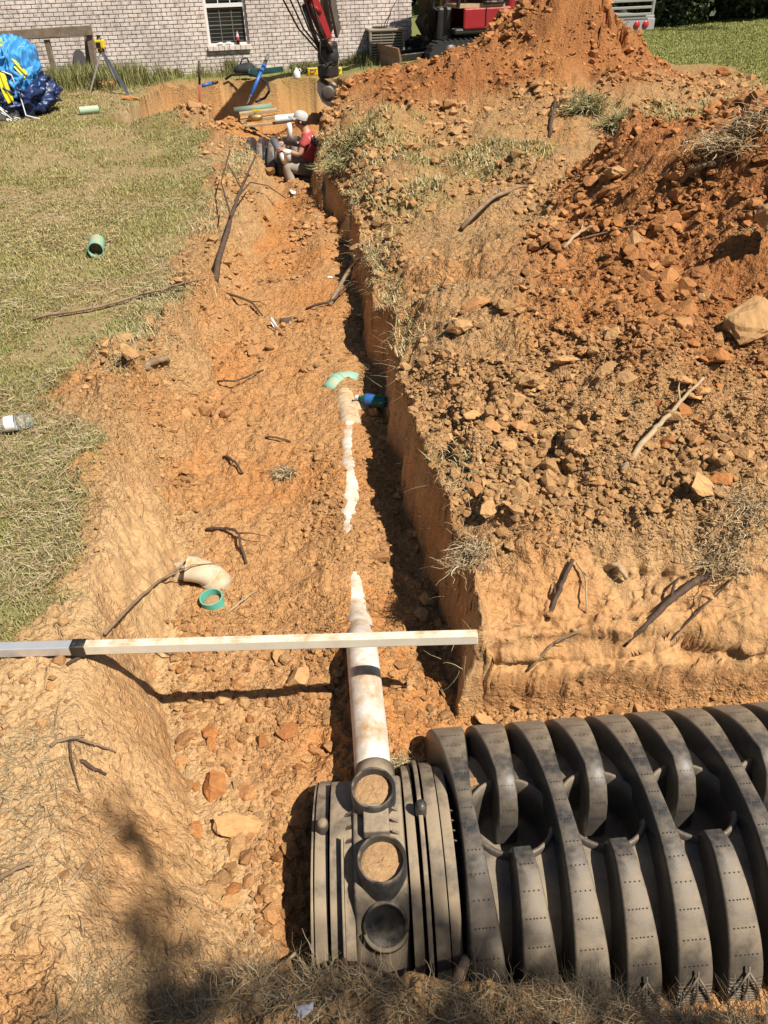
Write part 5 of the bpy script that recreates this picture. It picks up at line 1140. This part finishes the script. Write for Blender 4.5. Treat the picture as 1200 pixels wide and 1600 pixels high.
for i in range(n+1):
    a = -1.15+2.3*i/n; V += [(.104*math.cos(a), .100*math.sin(a), .042), (.104*math.cos(a)+.085*math.cos(a*.8), .108*math.sin(a), .024-.012*abs(a)), (.104*math.cos(a)+.085*math.cos(a*.8), .108*math.sin(a), .018-.012*abs(a)), (.104*math.cos(a), .100*math.sin(a), .034)]
vb.add(V, [(i*4+j, i*4+(j+1) % 4, i*4+4+(j+1) % 4, i*4+4+j) for i in range(n) for j in range(4)], True, HMt); vb.build('brim', mat('grey_brim', (.33, .31, .28), rough=.85), cpm)
MB().box((-.108, .03, .075), (.012, .07, .05), HMt, bev=.004).build('back_panel', M_black, cpm)
# white lettering across the back of the shirt, too small to read in the photograph
def ribbon(pts, r=.009): return MB().tube(pts, r, 6)
from mathutils.bvhtree import BVHTree
dgx = bpy.context.evaluated_depsgraph_get(); bvh = BVHTree.FromPolygons([v.co.copy() for v in shirt.data.vertices], [p.vertices[:] for p in shirt.data.polygons])
def onback(u, v):
    o = Vector((.6, -.35+u, .40+v)); d = Vector((-1, .45, -.02)).normalized(); h = bvh.ray_cast(o, d); return (h[0]+h[1]*.003) if h[0] else None
lines_ = [[(-.02+.045*math.cos(a), .045+.04*math.sin(a)) for a in np.linspace(.6, 5.6, 12)], [(-.045, .045), (.02, .045)], [(.0, -.03), (.02, .0), (.04, -.035), (.055, .0), (.075, -.04)], [(.02, -.07), (.05, -.05), (.08, -.085)]]
sp_ = MB()
for ln in lines_:
    pp = [onback(*q) for q in ln]; pp = [p for p in pp if p]
    if len(pp) > 1: sp_.tube(pp, .009, 6, flat=.5)
if sp_.v: sp_.build('shirt_print', M_white, man)
man.scale = (.90, .90, .90)
# the pipe piece in his hands, and white caps in the pit
a = man.location+Vector((-.423, -.054, .27)); hp_ = empty('pipe_coupling', a, 0, 'grey rubber coupling on a white pipe held in the hands of the man', 'pipe fitting'); v = Vector((.10, -.20, -.12))
MB().tube([v*-.6, v*.55], .050, 18).build('sleeve', mat('grey_rubber', (.16, .16, .17), rough=.5), hp_); MB().tube([v*.5, v*1.0], .046, 18).build('pipe_end', M_white, hp_); MB().tube([v*.2, v*.27], .053, 18).build('clamp_band', M_chrome, hp_)
q = wp(449, 244, 10.9); we = empty('white_pipe_stub', q, 0, 'short white pipe stub sticking up from the soil by the knee of the man', 'pipe fitting')
MB().tube([(0, 0, -.08), (0, 0, .03), (-.01, -.01, .06)], .047, 18).build('barrel', M_white, we); MB().lathe([(.045, .03), (.054, .035), (.054, .07), (.045, .075), (.040, .07), (.040, .04)], 20).build('collar', M_white, we)
q = wp(452, 206, 11.8); MBv = MB().tube([(0, 0, -.12), (.01, 0, .04), (.0, .03, .10)], .036, 14).build('white_elbow', M_white, None, q); tag(MBv, 'white pipe elbow standing behind the arms of the man', 'pipe fitting')

# ---------------------------------------------------------------- heap of folded inflatable at the left edge
th_ = empty('inflatable_heap', (-5.35, 12.75, 0), 0, 'crumpled heap of blue, green and yellow inflatable sheeting on the lawn', 'inflatable')
M_bl = mat('blue_vinyl', (.05, .28, .64), rough=.5, var=.15, vscale=5); M_nv = mat('navy_vinyl', (.012, .028, .10), rough=.4); M_gr = mat('green_vinyl', (.30, .58, .18), rough=.38, var=.1, vscale=4); M_yv = mat('yellow_vinyl', (.74, .66, .03), rough=.38); M_wv = mat('pale_vinyl', (.58, .58, .56), rough=.4, var=.12, vscale=5)
def blob(name, c, d, seed, m, amp=.16, fr=2.2, ang=0.0):
    bm = bmesh.new(); bmesh.ops.create_icosphere(bm, subdivisions=6, radius=1)
    from mathutils import noise as mn
    for v in bm.verts:
        p = v.co*fr+Vector((seed*3.7, seed*1.3, 0)); q = p+mn.noise_vector(p*.8)*.8
        r1 = 1-abs(mn.noise(q)); r2_ = 1-abs(mn.noise(q*2.3)); r3_ = 1-abs(mn.noise(q*5.1)); v.co *= 1+amp*(r1**2.5-.35)+amp*.6*(r2_**3-.3)+amp*.12*(r3_**3-.3)
    bmesh.ops.scale(bm, vec=d, verts=bm.verts); o = MB().bm(bm, Matrix.Translation(c) @ Matrix.Rotation(ang, 4, 'Y'), True).build(name, m, th_); return o
blob('navy_sheet', (-.1, .05, .25), (.80, .6, .36), 1, M_nv, .25)
blob('blue_sheet', (-.16, -.05, .56), (.56, .5, .28), 2, M_bl, .26, 1.7, -.2); blob('blue_sheet', (.30, -.05, .42), (.30, .42, .42), 3, M_bl, .26, 1.6, .35); blob('green_sheet', (-.42, -.1, .72), (.36, .4, .26), 4, M_gr, .26, 1.7)
blob('pale_sheet', (-.16, -.42, .20), (.48, .20, .13), 5, M_wv, .28, 2.0, .42)
def strip(name, pts, w, m, seed=0):
    ps = [Vector(p) for p in pts]; V = []; F = []; rr_ = random.Random(seed); n = len(ps); k = 7
    for i, p in enumerate(ps):
        t = (ps[min(i+1, n-1)]-ps[max(i-1, 0)]).normalized(); s = t.cross(Vector((0, -1, .35))).normalized(); nn = s.cross(t)
        for j in range(k): f = j/(k-1)-.5; V.append(p+s*w*f+nn*(.035*math.sin(j*2.1+i*.8+seed)+.05*(.25-f*f)*4))
    for i in range(n-1):
        for j in range(k-1): F.append((i*k+j, i*k+j+1, (i+1)*k+j+1, (i+1)*k+j))
    me = bpy.data.meshes.new(name); me.from_pydata(V, [], F); me.update(); o = link(name, me, m, th_); o.data.polygons.foreach_set('use_smooth', [True]*len(F))
    md = o.modifiers.new('t', 'SOLIDIFY'); md.thickness = .03; md2 = o.modifiers.new('s', 'SUBSURF'); md2.levels = 2; md2.render_levels = 2; return o
strip('green_strip', [(-.40, -.1, 1.02), (-.18, -.22, .98), (-.02, -.34, .80), (.06, -.44, .60), (.08, -.47, .50)], .22, M_gr, 1)
strip('green_strip', [(-.30, -.02, 1.05), (-.02, -.1, 1.00), (.22, -.2, .82), (.42, -.3, .62), (.50, -.34, .44)], .13, M_gr, 3)
strip('yellow_strip', [(.20, -.24, .82), (.34, -.34, .72), (.46, -.38, .58), (.58, -.38, .46)], .12, M_yv, 2)
strip('yellow_strip', [(.22, -.52, .52), (.24, -.56, .42), (.25, -.56, .30), (.28, -.55, .20)], .17, M_yv, 4)
for i, pts in enumerate(([(-.35, -.45, .78), (-.1, -.55, .70), (.15, -.52, .58), (.38, -.48, .50), (.42, -.46, .3), (.5, -.6, .06), (.72, -.62, .02)], [(-.4, -.6, .34), (-.1, -.63, .22), (.1, -.62, .15), (.28, -.66, .03)], [(-.1, -.5, .82), (.05, -.55, .62), (.22, -.58, .5)])): MB().tube(pts, .011, 6).build('rope', M_wv, th_)
for v in th_.children: pass
th_.scale = (.84, 1.0, 1.12); th_.location.x += .06

# ---------------------------------------------------------------- grade rod, fittings and litter
def rest(px, py, lift=0.0): p = on(px, py); p.z += lift; return p
ra, rb_ = gz(-120, 1018.5, .035), gz(746, 995, .035); rod = empty('grade_rod', ra, 0, 'long pale telescoping grade rod laid across the trench from the lawn', 'measuring rod'); v = rb_-ra
jf = (gz(123, 1011.5, .035)-ra).length/v.length
M_cream = mat('cream_wood', (.74, .66, .52), rough=.6, var=.10, vscale=14, dust=(.45, .28, .13), dustamt=.22, dscale=20); M_alu = mat('aluminium', (.68, .68, .68), rough=.35, metal=.55, var=.06)
def bar(nm, f0, f1, w, h, m): o = beam(nm, v*f0, v*f1, w, h, m, rod, .003); return o
bar('cream_section', jf+.012, 1.0, .030, .036, M_cream); bar('metal_section', 0, jf-.01, .034, .034, M_alu); bar('joint_clamp', jf-.012, jf+.014, .038, .041, M_black)
bar('edge_strip', jf+.014, .998, .006, .039, M_cream)
# pipe pieces on the lawn
def hollow(nm, a, b, r, m, label, th=.005, cat='pipe'):
    a, b = Vector(a), Vector(b); e = empty(nm, a, 0, label, cat); d = b-a; q = d.to_track_quat('Z', 'Y').to_matrix().to_4x4()
    MB().lathe([(r-th, 0), (r, 0), (r, d.length), (r-th, d.length), (r-th, 0)], 32, q).build('barrel', m, e); autosmooth(e.children[0], 40)
    dm = MB().lathe([(0, d.length*.5), (r-th-.001, d.length*.5)], 24, q).build('shadowed_soil_plug', M_fill, e); return e
a = rest(152, 402); b = rest(146, 381); d_ = (b-a).normalized(); hollow('pipe_offcut', a+Vector((0, 0, .052)), a+Vector((0, 0, .052))+Vector((-.045, .20, .004)), .055, M_teal, 'short pale teal pipe offcut with its dark open end showing, lying mid lawn')
a = gz(124, 173, .055); hollow('pipe_offcut', a, a+Vector((.245, .11, 0)), .052, mat('pale_teal_pvc', (.34, .50, .36), rough=.5, dust=(.5, .42, .25), dustamt=.35), 'pale green pipe offcut lying on the far lawn in front of the laser tripod')
# white elbow, white ring, teal ring
q = rest(316, 912); el = empty('white_elbow', q, 0, 'dirty white elbow fitting lying beside the teal ring in the trench', 'pipe fitting')
pts = [Vector(p) for p in ((.05, -.05, .0), (.035, -.035, .035), (.012, -.010, .066), (-.018, .020, .086), (-.040, .042, .094))]
MB().tube(pts, [.054, .054, .055, .056, .057], 28, cap=False).build('bend', M_pvcd, el); MB().tube([(.060, -.060, -.02), (.030, -.030, .042)], .061, 28).build('hub', M_pvcd, el)
MB().tube([pts[2], pts[3], pts[3]*.4+pts[4]*.6], [.049]*3, 24).build('bore', M_fill, el)
el.rotation_euler = (0, 0, .85); el.scale = (.95, .95, .95)
def ring(nm, px, py, r, h, m, label, tilt=(0, 0, 0), th=.005):
    q = rest(px, py); e = empty(nm, q, 0, label, 'pipe fitting'); e.rotation_euler = tilt
    o = MB().lathe([(r-th, -.01), (r, -.01), (r, h), (r-th, h), (r-th, -.01)], 36).build('band', m, e); autosmooth(o, 40)
    MB().lathe([(r-th-.001, .006), (r*.7, h*.42), (r*.35, h*.5), (0, h*.46)], 20).build('soil_fill', M_fill, e); return e
ring('teal_ring', 333, 943, .047, .040, M_tealb, 'teal plastic ring filled with soil on the trench floor', (.10, -.05, 0))
ring('white_ring', 284, 899, .045, .040, M_pvcd, 'dirty white plastic ring left of the white elbow fitting', (-.12, .18, 0))
q = rest(440, 510); cpz = empty('cracked_pipe_piece', q, .4, 'broken white plastic pipe piece lying in the middle of the trench', 'pipe fitting')
MB().lathe([(.05, 0), (.055, 0), (.055, .09), (.05, .09)], 20, Matrix.Rotation(PI/2, 4, 'Y'), a0=.3, a1=3.0).build('shell', M_white, cpz); MB().lathe([(.03, 0), (.05, .004), (.052, .02)], 20, Matrix.Translation((-.06, 0, .02)) @ Matrix.Rotation(1.2, 4, 'Y')).build('flange', M_white, cpz)
for px, py, s, lab in ((516, 434, .035, 'small white plastic shard lying on the trench floor near the right bank'), (497, 339, .05, 'pale green plastic shard lying far down the trench'), (458, 300, .05, 'thin white pipe sliver bared far down the trench near the man')):
    V0, F0 = hull_clod(int(px), 9); o = np_mesh('plastic_shard', V0*np.array((s, s*(3.2 if px < 460 else .6), s*.3)), F0, M_teal if px == 497 else M_white); o.location = rest(px, py, .006); o.rotation_euler = (0, .1, .2 if px < 460 else px); tag(o, lab, 'plastic shard')
V0, F0 = hull_clod(77, 14, 1); o = np_mesh('plastic_sheet', V0*np.array((.034, .016, .006)), F0, mat('bluish_white', (.36, .36, .40), rough=.5)); o.location = gz(470, 1580, .03); o.location.z = gh(o.location.x, o.location.y)+.002; o.rotation_euler = (0, -.2, .3); tag(o, 'bluish white scrap of plastic half buried in the straw at the bottom edge', 'plastic scrap')
# bottles
M_clear = mat('clear_plastic', (.9, .92, .93), rough=.12, trans=.9, spec=.5); M_gb = mat('green_bottle', (.03, .20, .17), rough=.15, trans=.35)
def bottle(nm, a, b, r, mb, ml, mc, label):
    a, b = Vector(a), Vector(b); e = empty(nm, a, 0, label, 'bottle'); d = b-a; L_ = d.length; q = d.to_track_quat('Z', 'Y').to_matrix().to_4x4(); k = []
    for i in range(15): z = .03*L_+.60*L_*i/14; k.append((r*(1-.05*(i % 2)), z))
    MB().lathe([(0, 0), (r*.8, 0)]+k+[(r*.9, .68*L_), (r*.5, .80*L_), (r*.38, .84*L_), (r*.38, .90*L_), (0, .90*L_)], 22, q).build('body', mb, e)
    MB().lathe([(r*1.01, .40*L_), (r*1.02, .42*L_), (r*1.02, .60*L_), (r*1.01, .62*L_)], 22, q).build('label', ml, e)
    MB().lathe([(r*.44, .88*L_), (r*.46, .98*L_), (r*.40, L_), (0, L_)], 18, q).build('cap', mc, e); return e
a = gz(50, 656, .05); b = gz(-18, 667, .05); a.z = b.z = gh(-2.0, 3.1)+.045; bottle('water_bottle', a, b, .034, M_clear, M_white, M_white, 'clear empty water bottle with a white band lying on the lawn at the left edge')
p = rest(604, 638, .035); p2 = rest(556, 632, .045); p.z = max(p.z, p2.z); bottle('green_bottle', p, p2, .032, M_gb, M_blue, M_white, 'dark green bottle with a blue band and white cap lying beside the ribbed joint')

# ---------------------------------------------------------------- sticks and roots
M_stick = mat('dry_stick', (.25, .165, .095), rough=.85, var=.35, vscale=25, bump=.002, bscale=90); M_root = mat('dark_root', (.085, .05, .03), rough=.85, var=.4, vscale=30, bump=.002, bscale=80); M_pale = mat('pale_stick', (.40, .28, .16), rough=.85, var=.25, vscale=30)
def stick(nm, path, r0, r1, m, label, lifts=None, group='sticks and roots around the trench', twigs=()):
    P = []
    for i, (px, py) in enumerate(path): P.append(rest(px, py, (lifts[i] if lifts else 0.0)+r0*.7))
    if len(P) > 2:                                             # soften the bends
        Q = [P[0]]
        for a, b, c in zip(P, P[1:], P[2:]): Q += [a*.15+b*.85, b*.85+c*.15]
        P = Q[:1]+Q[1:]+[P[-1]]
    PP = []
    for i in range(len(P)-1):
        for k in range(3): f = k/3; PP.append(P[i].lerp(P[i+1], f)+Vector((random.uniform(-1, 1), random.uniform(-1, 1), random.uniform(-1, 1)))*r0*.35)
    PP.append(P[-1]); n = len(PP); PP[0].z -= r0*1.2; PP[-1].z -= r1*1.2; o0 = PP[0].copy()
    e = MB().tube([p-o0 for p in PP], [r0+(r1-r0)*i/(n-1) for i in range(n)], 7).build(nm, m, None, o0); tag(e, label, 'stick', group)
    Ls = (PP[-1]-PP[0]).length; ax = (PP[-1]-PP[0]).normalized(); sd_ = Vector((-ax.y, ax.x, 0))
    for q in range(1 if Ls > .15 and not twigs else 0):
        k0 = random.randint(n//4, n-3); sg = random.choice((-1, 1)); ll = Ls*random.uniform(.16, .34); rr_ = r0+(r1-r0)*k0/(n-1)
        a = PP[k0]-o0; b = a+ax*ll*.5+sd_*sg*ll*.35+Vector((0, 0, ll*.12)); c = b+ax*ll*.5+sd_*sg*ll*random.uniform(.1, .5)-Vector((0, 0, ll*.12)); MB().tube([a, b, c], [rr_*.65, rr_*.45, rr_*.2], 5).build('twig', m, e)
    for tw in twigs:
        q = [rest(px, py, l) for px, py, l in tw]; b = MB().tube([p-o0 for p in q], [r1*1.3]+[r1*.8]*(len(q)-1), 5).build('twig', m, e)
    return e
stick('broken_branch', [(336, 437), (362, 385), (384, 330), (404, 290)], .022, .007, M_root, 'dark broken branch leaning up over the left bank of the trench', [0, .16, .22, .26], twigs=[((372, 352, .2), (395, 320, .2), (420, 316, .16), (448, 326, .10)), ((366, 375, .18), (352, 330, .24), (366, 285, .28)), ((384, 335, .2), (362, 300, .24))])
stick('stick', [(52, 502), (150, 488), (222, 467), (268, 455), (322, 440)], .010, .006, M_stick, 'long thin stick lying across the lawn towards the left bank', [.02]*5)
stick('stick', [(516, 480), (545, 447), (584, 395)], .016, .012, M_stick, 'brown stick leaning from the trench floor up the right bank', [.02, .1, .04])
stick('root', [(478, 484), (522, 478), (540, 462), (556, 448)], .010, .004, M_root, 'thin dark root curling on the trench floor below the leaning stick', [.01, .03, .06, .06])
stick('stick', [(722, 362), (770, 332), (822, 303)], .017, .013, M_stick, 'straight brown stick on the spoil beside the turf scraps', [.03, .10, .06])
stick('stick', [(970, 742), (1020, 690), (1056, 652), (1094, 612)], .013, .006, M_pale, 'long pale stick lying among the clods on the right bank', [.02, .05, .05, .06])
stick('root', [(975, 1008), (1010, 985), (1050, 950), (1105, 903)], .007, .014, M_root, 'thickest dark root jutting diagonally from the cut bank above the chamber', [.0, .03, .05, .02])
stick('root', [(856, 966), (876, 925), (893, 884)], .009, .007, M_root, 'short dark root pointing up out of the cut bank, left of the pale stub', [.0, .03, .03])
stick('root', [(946, 888), (962, 896), (977, 914)], .010, .008, M_pale, 'pale root stub poking out at the top of the cut bank', [.0, .03, .03])
stick('root', [(1042, 1008), (1086, 966), (1120, 935), (1145, 906)], .004, .003, M_root, 'thin dark root right of the thickest root on the cut bank', [.01, .02, .02, .01])
stick('root', [(823, 1052), (868, 1012), (908, 990)], .005, .004, M_stick, 'thin root hanging low on the cut bank just above the chamber', [.01, .03, .01])
stick('root', [(900, 885), (914, 915), (916, 962)], .004, .003, M_pale, 'slim pale root hanging straight down beside the short dark root', [.02, .03, .01])
stick('stick', [(166, 1000), (238, 936), (280, 908), (322, 888)], .006, .005, M_stick, 'thin stick running from the rod to the white elbow fitting', [.03, .05, .06, .10])
stick('root', [(322, 830), (352, 832), (372, 838), (385, 882)], .007, .006, M_root, 'crooked dark root on the trench floor above the white elbow', [.01, .02, .03, .01])
stick('root', [(106, 1042), (150, 1030), (182, 1018), (228, 1017), (270, 1028)], .005, .003, M_root, 'crooked dark root under the grade rod on the left bank', [.01, .03, .05, .03, .01])
stick('stick', [(106, 1386), (150, 1338), (180, 1303), (203, 1279)], .0035, .002, M_pale, 'thin pale twig on the smooth sand in the lower left', [.004, .012, .012, .02])
stick('stick', [(0, 1378), (30, 1366), (52, 1357)], .006, .005, M_stick, 'short brown stick at the lower left edge', [.006, .02, .02])
stick('stick', [(80, 1168), (120, 1164), (150, 1170), (182, 1178)], .005, .003, M_stick, 'bent twig among the trampled straw below the grade rod', [.01, .03, .02, .006])
stick('stick', [(126, 1190), (150, 1207), (166, 1212)], .006, .004, M_root, 'short black twig lying on the sand below the bent twig', [.006, .01, .006])
stick('stick', [(112, 1165), (116, 1200), (126, 1240)], .004, .002, M_root, 'drooping dark twig on the left sand below the rod', [.02, .02, .006])
stick('stick', [(790, 1362), (870, 1402), (935, 1438), (985, 1490), (1012, 1535)], .0025, .0015, M_stick, 'wiry twig arching over the ribs of the near chamber', [.06, .05, .05, .04, .02])
stick('stick', [(803, 1418), (812, 1470), (826, 1535)], .0035, .0025, M_pale, 'short pale twig standing against a front rib of the chamber', [.03, .03, .02])
stick('stick', [(945, 1432), (962, 1490), (980, 1548)], .0035, .002, M_stick, 'upright brown twig before the middle front ribs', [.05, .04, .02])
stick('stick', [(686, 1336), (715, 1372), (738, 1420), (752, 1470), (772, 1500)], .0035, .002, M_root, 'dark twig lying over the gap between end cap and chamber', [.03, .03, .03, .03, .03])
stick('root', [(716, 1542), (730, 1502), (752, 1482)], .014, .008, M_stick, 'forked woody root stump in the straw before the first chamber rib', [.0, .03, .05], twigs=[((730, 1505, .03), (726, 1480, .07), (734, 1466, .09))])
stick('root', [(528, 1470), (536, 1500), (542, 1530)], .013, .009, M_stick, 'thick stubby root hanging down in front of the end cap', [.02, .02, .01])
stick('stick', [(400, 1560), (450, 1512), (498, 1470), (560, 1440)], .005, .003, M_pale, 'pale bare stem slanting through the straw at the bottom', [.01, .03, .05, .04])
stick('stick', [(505, 1508), (560, 1512), (620, 1530)], .006, .003, M_stick, 'grey brown stem lying in the straw under the end cap', [.02, .03, .01])
stick('stick', [(858, 215), (862, 192), (867, 168)], .020, .012, M_root, 'dark twig standing upright on the spoil before the mound', [.0, .03, .08])
stick('stick', [(880, 392), (905, 375), (928, 362)], .012, .008, M_pale, 'short pale stick near the middle of the right spoil', [.02, .04, .03])
stick('stick', [(1062, 292), (1085, 284), (1112, 273)], .018, .014, M_stick, 'stout stick on the spoil behind the red clay bank', [.03, .06, .05])
stick('root', [(228, 578), (246, 576), (264, 572)], .020, .016, M_stick, 'stout root stub sticking out of the left trench wall', [.01, .03, .03])
stick('stick', [(340, 598), (372, 604), (412, 580)], .006, .004, M_root, 'thin crooked twig on the trench floor left of the green elbow', [.01, .03, .01])
stick('stick', [(350, 714), (368, 728), (380, 742)], .008, .005, M_root, 'short dark stick on the trench floor left of the bared pipe', [.006, .02, .01])
stick('stick', [(415, 685), (435, 690), (455, 692)], .006, .004, M_root, 'slim dark twig on the trench floor mid way', [.006, .02, .008])
stick('stick', [(355, 465), (395, 480), (410, 495)], .010, .006, M_root, 'dark root lying down the left bank beside the broken pipe piece', [.03, .03, .01])
stick('stick', [(905, 380), (950, 372), (990, 358)], .006, .004, M_stick, 'thin twig pointing right on the tan spoil', [.02, .03, .02])
stick('stick', [(355, 960), (380, 945), (402, 926)], .005, .004, M_pale, 'short pale twig right of the teal ring', [.006, .02, .012])
for i, (px, py, r, h_, n) in enumerate(((630, 1213, .035, .05, 420), (965, 195, .14, .12, 700), (915, 172, .15, .14, 800), (1145, 222, .20, .11, 700), (1130, 865, .10, .05, 500), (1165, 800, .09, .045, 350), (735, 870, .07, .06, 350), (445, 745, .05, .05, 260), (540, 255, .2, .12, 500))):
    c = rest(px, py); nn = n; x = c.x+RNG.normal(0, r*.55, nn); y = c.y+RNG.normal(0, r*.5, nn); h, m = ground(x, y)
    o = strands('dry_tuft', np.stack([x, y, np.maximum(h, c.z-.03)+RNG.uniform(0, 1, nn)*h_*.6], 1), RNG.uniform(.5, 1.2, nn)*h_*1.3, np.full(nn, .0012+.0009*c.y), .5, scol(nn, (.34, .24, .14, .24, .04))*(np.array((.8, .95, .75)) if c.y > 7 else 1), curl=1.2)

# ---------------------------------------------------------------- the clods that can be told apart
rc = random.Random(5)
def many(n, box, smin, smax, pw, tone=None, ok=None):
    k = 0
    while k < n:
        px, py = rc.uniform(box[0], box[1]), rc.uniform(box[2], box[3])
        if ok and not ok(px, py): continue
        s_px = smin*(1-rc.random()*(1-(smin/smax)**pw))**(-1/pw); p = on(px, py)
        if ground(np.array([p.x]), np.array([p.y]), False)[1]['wall'][0] > .25: continue
        zc = p.y*math.cos(PITCH)-(p.z-CAM_H)*math.sin(PITCH); s = s_px*.5*zc/FPX
        clod(p.x, p.y, s, tone(px, py) if callable(tone) else tone, (1, rc.uniform(.7, 1), rc.uniform(.6, .95)), p.z, rc); k += 1
floor_t = lambda px, py: rc.choice((0, 0, 1, 1, 2))
left_of_pipe = lambda px, py: px < 545 and px > 262+(py-1050)*.05
many(110, (255, 545, 1020, 1450), 12, 60, 1.3, floor_t, lambda px, py: left_of_pipe(px, py) and px < 470+(1450-py)*.25)
many(34, (735, 1195, 780, 950), 12, 42, 1.6, 0)
many(16, (600, 700, 1040, 1130), 10, 30, 1.4, floor_t)
many(120, (650, 1130, 450, 800), 15, 66, 1.3, lambda px, py: rc.choice((0, 0, 1)) if px+py*.4 < 1230 else rc.choice((0, 1, 2)), lambda px, py: px > 650+(py-500)*.20)
many(40, (760, 1190, 330, 480), 9, 34, 1.8, lambda px, py: rc.choice((1, 2, 2)), lambda px, py: (px-760) > (480-py)*1.2)
many(26, (560, 1150, 190, 330), 9, 26, 1.9)
many(8, (560, 690, 700, 1000), 12, 36, 1.5, floor_t, lambda px, py: 600+(py-700)*.17 < px < 640+(py-700)*.17)
many(12, (320, 420, 160, 205), 8, 22, 1.8, lambda px, py: 1)
many(10, (430, 500, 238, 268), 8, 22, 1.6, lambda px, py: rc.choice((1, 2)))
for px, py, w, d_, h_, t in ((378, 1296, 92, .6, .55, 0), (372, 1324, 62, .7, .6, 0), (470, 1285, 52, .9, .6, 1), (330, 1150, 40, .8, .9, 2), (300, 1440, 52, .9, .35, 0), (335, 1395, 40, 1, .5, 0), (360, 1405, 46, 1, .4, 0), (912, 702, 66, .6, .55, 0), (826, 600, 52, .9, .8, 0), (745, 480, 58, .6, .6, 1), (742, 650, 42, .6, .6, 0), (884, 566, 48, .4, .5, 0), (948, 582, 56, .5, .5, 0), (1160, 712, 50, .6, .7, 0), (900, 672, 46, .7, .7, 0), (700, 445, 40, .7, .8, 1), (990, 385, 40, 1.0, 1.2, 0), (590, 872, 56, .6, .45, 1), (762, 1122, 46, .9, .8, 0), (660, 962, 34, .8, .7, 0), (712, 600, 34, .7, .6, 1), (1020, 420, 30, .7, .8, 1), (990, 500, 30, .7, .8, 2), (960, 440, 26, .7, .8, 1), (572, 1570, 38, .8, .8, 1), (640, 1500, 34, .8, .8, 0)):
    p = on(px, py); zc = p.y*math.cos(PITCH)-(p.z-CAM_H)*math.sin(PITCH); clod(p.x, p.y, w*.5*zc/FPX, t, (1, d_, h_), p.z, rc)
def lump(px, py, w, sz, tone, label, seed, z=0):
    V0, F0 = hull_clod(seed, 22, 3); p = on(px, py); zc = p.y*math.cos(PITCH)-(p.z-CAM_H)*math.sin(PITCH); s = w*.5*zc/FPX
    o = np_mesh('earth_lump', V0, F0, M_lump, None, False, np.tile((TAN*.96, ORANGE, RED)[tone], (len(V0), 1))); o.location = p+Vector((0, 0, s*sz[2]*.3+z)); o.scale = (s*sz[0], s*sz[1], s*sz[2]); o.rotation_euler = (.2, -.15, seed*.7); tag(o, label, 'earth lump')
lump(1172, 520, 135, (1.05, .85, .75), 0, 'biggest tan lump of earth, at the right picture edge on the clay bank', 91)
lump(1192, 385, 70, (1.2, .8, .9), 0, 'tan lump of earth above the biggest lump at the right picture edge', 92, .12)
lump(1128, 118, 26, (1, .8, 1.0), 2, 'lone orange lump of clay on the edge of the green field', 93)
lump(205, 156, 26, (1.2, .9, .5), 1, 'orange lump of soil on the lawn beside the tripod foot', 94)
lump(170, 136, 34, (1.2, .9, .6), 1, 'orange lump of soil between the legs of the tripod', 95)
lump(960, 275, 90, (1, .45, .4), 0, 'flat tan slab of earth on the spoil behind the clay bank', 96)

# ---------------------------------------------------------------- the tree behind the photographer, whose shade falls on the foreground
sd = Vector((SUN.x/SUN.z, SUN.y/SUN.z, 1.0))
tb0 = Vector((3.1, -4.4, 0.0)); shade = empty('shade_tree', tb0, 0, 'leafy tree standing behind the camera and shading the foreground', 'tree')
targets = [(-.62, 1.12, .04, 26), (-.50, .84, .07, 46), (-.46, .70, .05, 30), (-.33, .60, .07, 50), (-.12, .66, .07, 60), (.10, .64, .08, 70), (.26, .74, .07, 50), (.14, .84, .05, 30), (.34, .84, .07, 44), (.50, .66, .07, 50), (.66, .56, .09, 60), (.85, .54, .09, 60), (-.62, .56, .09, 70), (-.3, .46, .12, 110), (-.02, .46, .12, 120), (.3, .46, .12, 120), (.6, .42, .14, 120), (.9, .36, .16, 120)]
V = []; limbs = MB(); r_ = random.Random(9); hubp = Vector((.7, -.6, 3.4))
limbs.tube([Vector((0, 0, -.2)), hubp*.35, hubp*.7, hubp], [.17, .14, .11, .08], 10)
LV = []; n_l = 0
for X, Y, r, n in targets:
    t = r_.uniform(4.6, 6.2); c = Vector((X, Y, 0))+sd*t-tb0
    mid = (hubp+c)/2+Vector((r_.uniform(-.2, .2), r_.uniform(-.2, .2), .15)); limbs.tube([hubp*.8+mid*.2, mid, c-(c-mid)*.15], [.03, .018, .008], 5)
    for i in range(n):
        p = c+Vector((r_.gauss(0, r*.8), r_.gauss(0, r*.8), r_.gauss(0, .08))); a = Vector((r_.gauss(0, 1), r_.gauss(0, 1), r_.gauss(0, .5))).normalized(); b = a.cross(Vector((r_.gauss(0, .5), r_.gauss(0, .5), 1))).normalized(); s = r_.uniform(.022, .042)
        LV += [p-a*s, p+b*s*.6, p+a*s, p-b*s*.6]; n_l += 1
r2 = np.random.default_rng(4)
for i in range(9000):                                         # the rest of the crown, over the photographer and behind
    X = r2.uniform(-2.6, 3.4); Y = r2.uniform(-5.0, .30); t = r2.uniform(4.6, 7.5)
    if math.sin(X*2.1+1)*math.cos(Y*2.3) < -.55: continue
    p = Vector((X, Y, 0))+sd*t-tb0; a = Vector(r2.normal(0, 1, 3)).normalized(); b = a.cross(Vector(r2.normal(0, 1, 3))).normalized(); s = r2.uniform(.05, .10)
    LV += [p-a*s, p+b*s*.6, p+a*s, p-b*s*.6]; n_l += 1
limbs.build('trunk', M_bark, shade)
LV = np.array([v[:] for v in LV]); np_mesh('crown', LV, (np.arange(n_l)*4)[:, None]+np.arange(4)[None], M_leaf, shade, False, np.repeat(np.array((.07, .11, .03))*RNG.uniform(.7, 1.3, (n_l, 1)), 4, 0))
